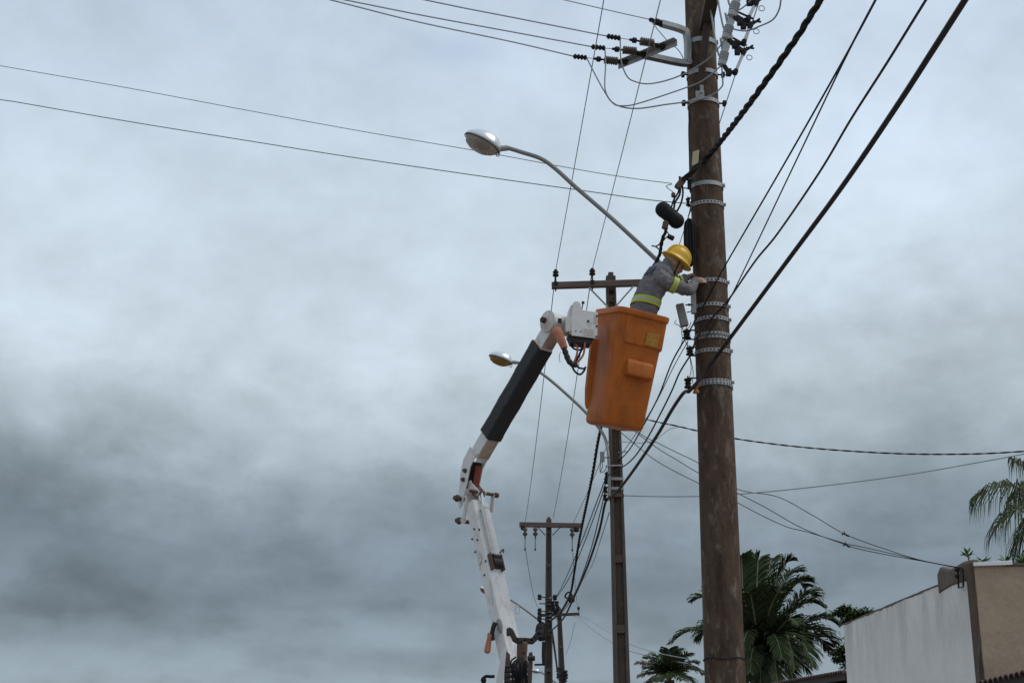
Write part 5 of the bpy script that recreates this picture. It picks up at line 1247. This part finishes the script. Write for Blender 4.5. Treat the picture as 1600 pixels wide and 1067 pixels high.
FB = [((1162, 930), (1158, 868), -.5), ((1182, 940), (1186, 866), 0), ((1172, 930), (1166, 875), .5), ((1205, 930), (1238, 874), -.3), ((1210, 940), (1247, 892), .6), ((1215, 950), (1266, 906), -.2), ((1215, 930), (1262, 915), .7),
      ((1228, 965), (1283, 945), -.4), ((1235, 955), (1275, 930), .5), ((1240, 985), (1308, 973), -.3), ((1250, 985), (1305, 1005), .3), ((1240, 990), (1270, 1040), -.6), ((1225, 985), (1242, 1045), -.9), ((1150, 950), (1108, 918), -.2), ((1140, 955), (1082, 938), .5),
      ((1130, 985), (1047, 1004), -.2), ((1135, 975), (1090, 1000), .6), ((1150, 940), (1125, 890), .8), ((1195, 920), (1210, 872), .9), ((1225, 975), (1262, 1010), .8), ((1150, 985), (1120, 1030), -.7), ((1255, 995), (1296, 1015), .9), ((1200, 960), (1225, 925), -1.2), ((1180, 970), (1170, 925), -1.2), ((1165, 985), (1140, 960), -1.3), ((1215, 985), (1248, 975), -1.3), ((1205, 990), (1222, 1028), -1.2), ((1175, 985), (1160, 1015), -1.2), ((1172, 1022), (1164, 1064), -.8), ((1215, 1018), (1240, 1062), -.8), ((1192, 1018), (1188, 1066), -1.0), ((1205, 1015), (1215, 1066), -1.0), ((1180, 1010), (1172, 1050), -1.1), ((1225, 1005), (1262, 1050), .3)]
for k, (m_, t_, dy) in enumerate(FB):
    A = V((cb.x + rnd.uniform(-.1, .1), YQ + dy * .15, cb.z - .1)); Mi = at(*m_, YQ + dy * .8); T_ = at(*t_, YQ + dy * 1.5)
    frond([A, A.lerp(Mi, .5) + EZ * .05, Mi, Mi.lerp(T_, .6) + EZ * .20, T_], (.62 if k < 12 else .56), 88, M_FROND, root, rr=.034, droop=.34, fwd=1.2, seed=k, wid=.06, start=.15)
# small palm
YS = 48.0
root = thing('palm_tree', V((at(1045, 1060, YS).x, YS, .12)), 'small spiky palm with a few dry fronds left of the round pole', 'palm tree')
cb = at(1046, 1062, YS)
q = MB(); q.tube([V((cb.x, YS, .1)), V((cb.x + .08, YS, cb.z * .5)), cb], [.24, .2, .17], 12); q.build('trunk', M_TRUNK, root)
FS = [((1040, 1035), (1032, 1018), 0), ((1050, 1030), (1060, 1016), .3), ((1048, 1030), (1045, 1014), -.3), ((1062, 1042), (1090, 1035), 0), ((1065, 1045), (1100, 1052), .3), ((1060, 1035), (1078, 1022), -.3), ((1030, 1040), (1010, 1028), .3), ((1025, 1045), (995, 1036), 0), ((1028, 1052), (1003, 1056), -.3), ((1060, 1055), (1085, 1068), 0), ((1030, 1060), (1010, 1072), .2), ((1055, 1045), (1072, 1040), -.6), ((1038, 1042), (1022, 1036), -.6), ((1048, 1045), (1052, 1028), -.7), ((1056, 1036), (1068, 1026), .4), ((1036, 1036), (1024, 1024), .5), ((1060, 1048), (1086, 1044), -.5), ((1032, 1050), (1012, 1044), -.5), ((1052, 1052), (1066, 1062), -.8), ((1040, 1052), (1030, 1064), -.8)]
for k, (m_, t_, dy) in enumerate(FS):
    Mi = at(*m_, YS + dy); T_ = at(*t_, YS + dy * 1.6)
    frond([cb, cb.lerp(Mi, .55) + EZ * .05, Mi, Mi.lerp(T_, .6) + EZ * .06, T_], .50, 46, M_DRY if k in (7, 8, 10) else M_FROND2, root, rr=.022, droop=.4, fwd=.8, seed=50 + k, wid=.05, start=.15)
# coconut palm at the right
YK = 26.0
cb = at(1668, 812, YK)
root = thing('palm_tree', V((cb.x + .3, YK, .12)), 'coconut palm with long hanging leaflets above the brown wall', 'palm tree')
q = MB(); q.tube(smooth_path([V((cb.x + .3, YK, .1)), V((cb.x + .4, YK, 2.5)), V((cb.x + .15, YK, cb.z * .7)), cb], 6), [.2 - .08 * i / 18 for i in range(19)], 14); q.build('trunk', M_TRUNK, root)
FK = [((1612, 768), (1566, 760), (1522, 778), 0), ((1625, 792), (1590, 793), (1556, 826), -.3), ((1640, 770), (1605, 735), (1576, 716), .2), ((1640, 800), (1615, 812), (1590, 850), .3), ((1640, 775), (1612, 765), (1585, 775), .6), ((1690, 770), (1720, 740), (1760, 750), 0), ((1700, 800), (1740, 800), (1780, 840), .2), ((1680, 760), (1690, 720), (1710, 690), -.2), ((1660, 760), (1650, 720), (1640, 690), .2), ((1650, 820), (1630, 840), (1615, 870), -.2), ((1690, 830), (1720, 850), (1735, 890), 0)]
for k, (m0, m_, t_, dy) in enumerate(FK):
    frond([cb, at(*m0, YK + dy * .5), at(*m_, YK + dy), at(*t_, YK + dy * 1.5)], .60, 46, M_FROND2, root, rr=.022, droop=1.7, fwd=.3, seed=90 + k, wid=.026, start=.2, spread=.25)
# broad-leaved tree between palm and white wall
YL = 43.0
tc_ = at(1350, 1005, YL)
root = thing('leafy_tree', V((tc_.x, YL, .12)), 'dark broad-leaved tree showing above the far end of the white wall', 'tree')
q = MB(); q.tube(smooth_path([V((tc_.x, YL, .1)), V((tc_.x + .1, YL, 1.8)), V((tc_.x - .05, YL, 3.4)), tc_], 5), [.2 - .1 * i / 15 for i in range(16)], 10); q.build('trunk', M_BARK, root)
CLP = [(1327, 958, .32, .0), (1345, 957, .30, .2), (1332, 968, .24, .3), (1306, 1019, .24, 0), (1313, 1029, .24, .2), (1318, 1012, .2, -.2), (1322, 972, .18, .1), (1360, 975, .5, .2), (1345, 1000, .5, -.1), (1372, 985, .5, .3), (1350, 1025, .55, 0), (1336, 1040, .45, .1), (1375, 1015, .5, -.2), (1355, 958, .3, -.2), (1310, 957, .22, .2), (1320, 950, .2, 0)]
q = MB()
for px, py, R, dy in CLP:
    c = at(px, py, YL + dy); q.tube(smooth_path([tc_ - EZ * .4, tc_.lerp(c, .5) - EZ * .15, c], 4), [.06, .055, .05, .045, .04, .035, .03, .025, .02], 6)
q.build('limb', M_BARK, root)
q = MB(); rnd = random.Random(5)
def leaf(mb, p, d, L, W, nrm):
    sd = d.cross(nrm)
    sd = sd.normalized() if sd.length > .01 else d.orthogonal().normalized(); b = len(mb.v)
    mb.v += [p, p + d * L * .45 + sd * W, p + d * L, p + d * L * .45 - sd * W]; mb.f.append((b, b + 1, b + 2, b + 3))
for px, py, R, dy in CLP:
    c = at(px, py, YL + dy)
    for k in range(int(520 * R / .4)):
        d = V((rnd.gauss(0, 1), rnd.gauss(0, 1), rnd.gauss(0, .62))); d = d.normalized() * R * rnd.uniform(.3, 1.12); d.z *= .6
        leaf(q, c + d, V((rnd.uniform(-1, 1), rnd.uniform(-1, 1), rnd.uniform(-.7, .3))).normalized(), rnd.uniform(.09, .15), .032, V((rnd.uniform(-.6, .6), rnd.uniform(-.6, .6), 1)).normalized())
q.build('crown', M_LEAF, root, smooth=False)
# shrubs behind the brown wall
def shrub(px, py, Y, n, L, label, seed):
    rnd = random.Random(seed); top = at(px, py, Y); root = thing('shrub', V((top.x, Y, .12)), label, 'shrub', 'shrubs behind the brown wall')
    heads = [top + V((rnd.uniform(-.10, .14), rnd.uniform(-.2, .3), rnd.uniform(-.16, .0))) if k else top for k in range(n)]
    q = MB()
    for h in heads: q.tube(smooth_path([V((top.x, Y, .1)), V((top.x + .1, Y + .05, top.z * .6)), h], 5), [.05 - .004 * i for i in range(11)], 6)
    q.build('stem', M_BARK, root)
    q = MB()
    for h in heads:
        for j in range(15):
            a = j * 2.4 + rnd.uniform(-.3, .3); el = rnd.uniform(-.2, 1.1); d = V((math.cos(a) * math.cos(el), math.sin(a) * math.cos(el), math.sin(el)))
            leaf(q, h - EZ * rnd.uniform(0, .08), d, L * rnd.uniform(.7, 1.15), L * .16, (EZ + d * -.5 + V((rnd.uniform(-.3, .3), 0, 0))).normalized())
    q.build('leaves', M_LEAF2, root, smooth=False)
shrub(1512, 863, 21.0, 1, .16, 'bright green leaf tuft rising behind the corner parapet', 1)
shrub(1535, 874, 21.0, 3, .17, 'leafy shrub tops just behind the left end of the white roof sheet', 2)
shrub(1571, 876, 21.0, 2, .15, 'small leaf tuft peeping over the middle of the white roof sheet', 3)
shrub(1596, 872, 21.0, 5, .18, 'fuller leafy shrub right of the white roof sheet', 4)
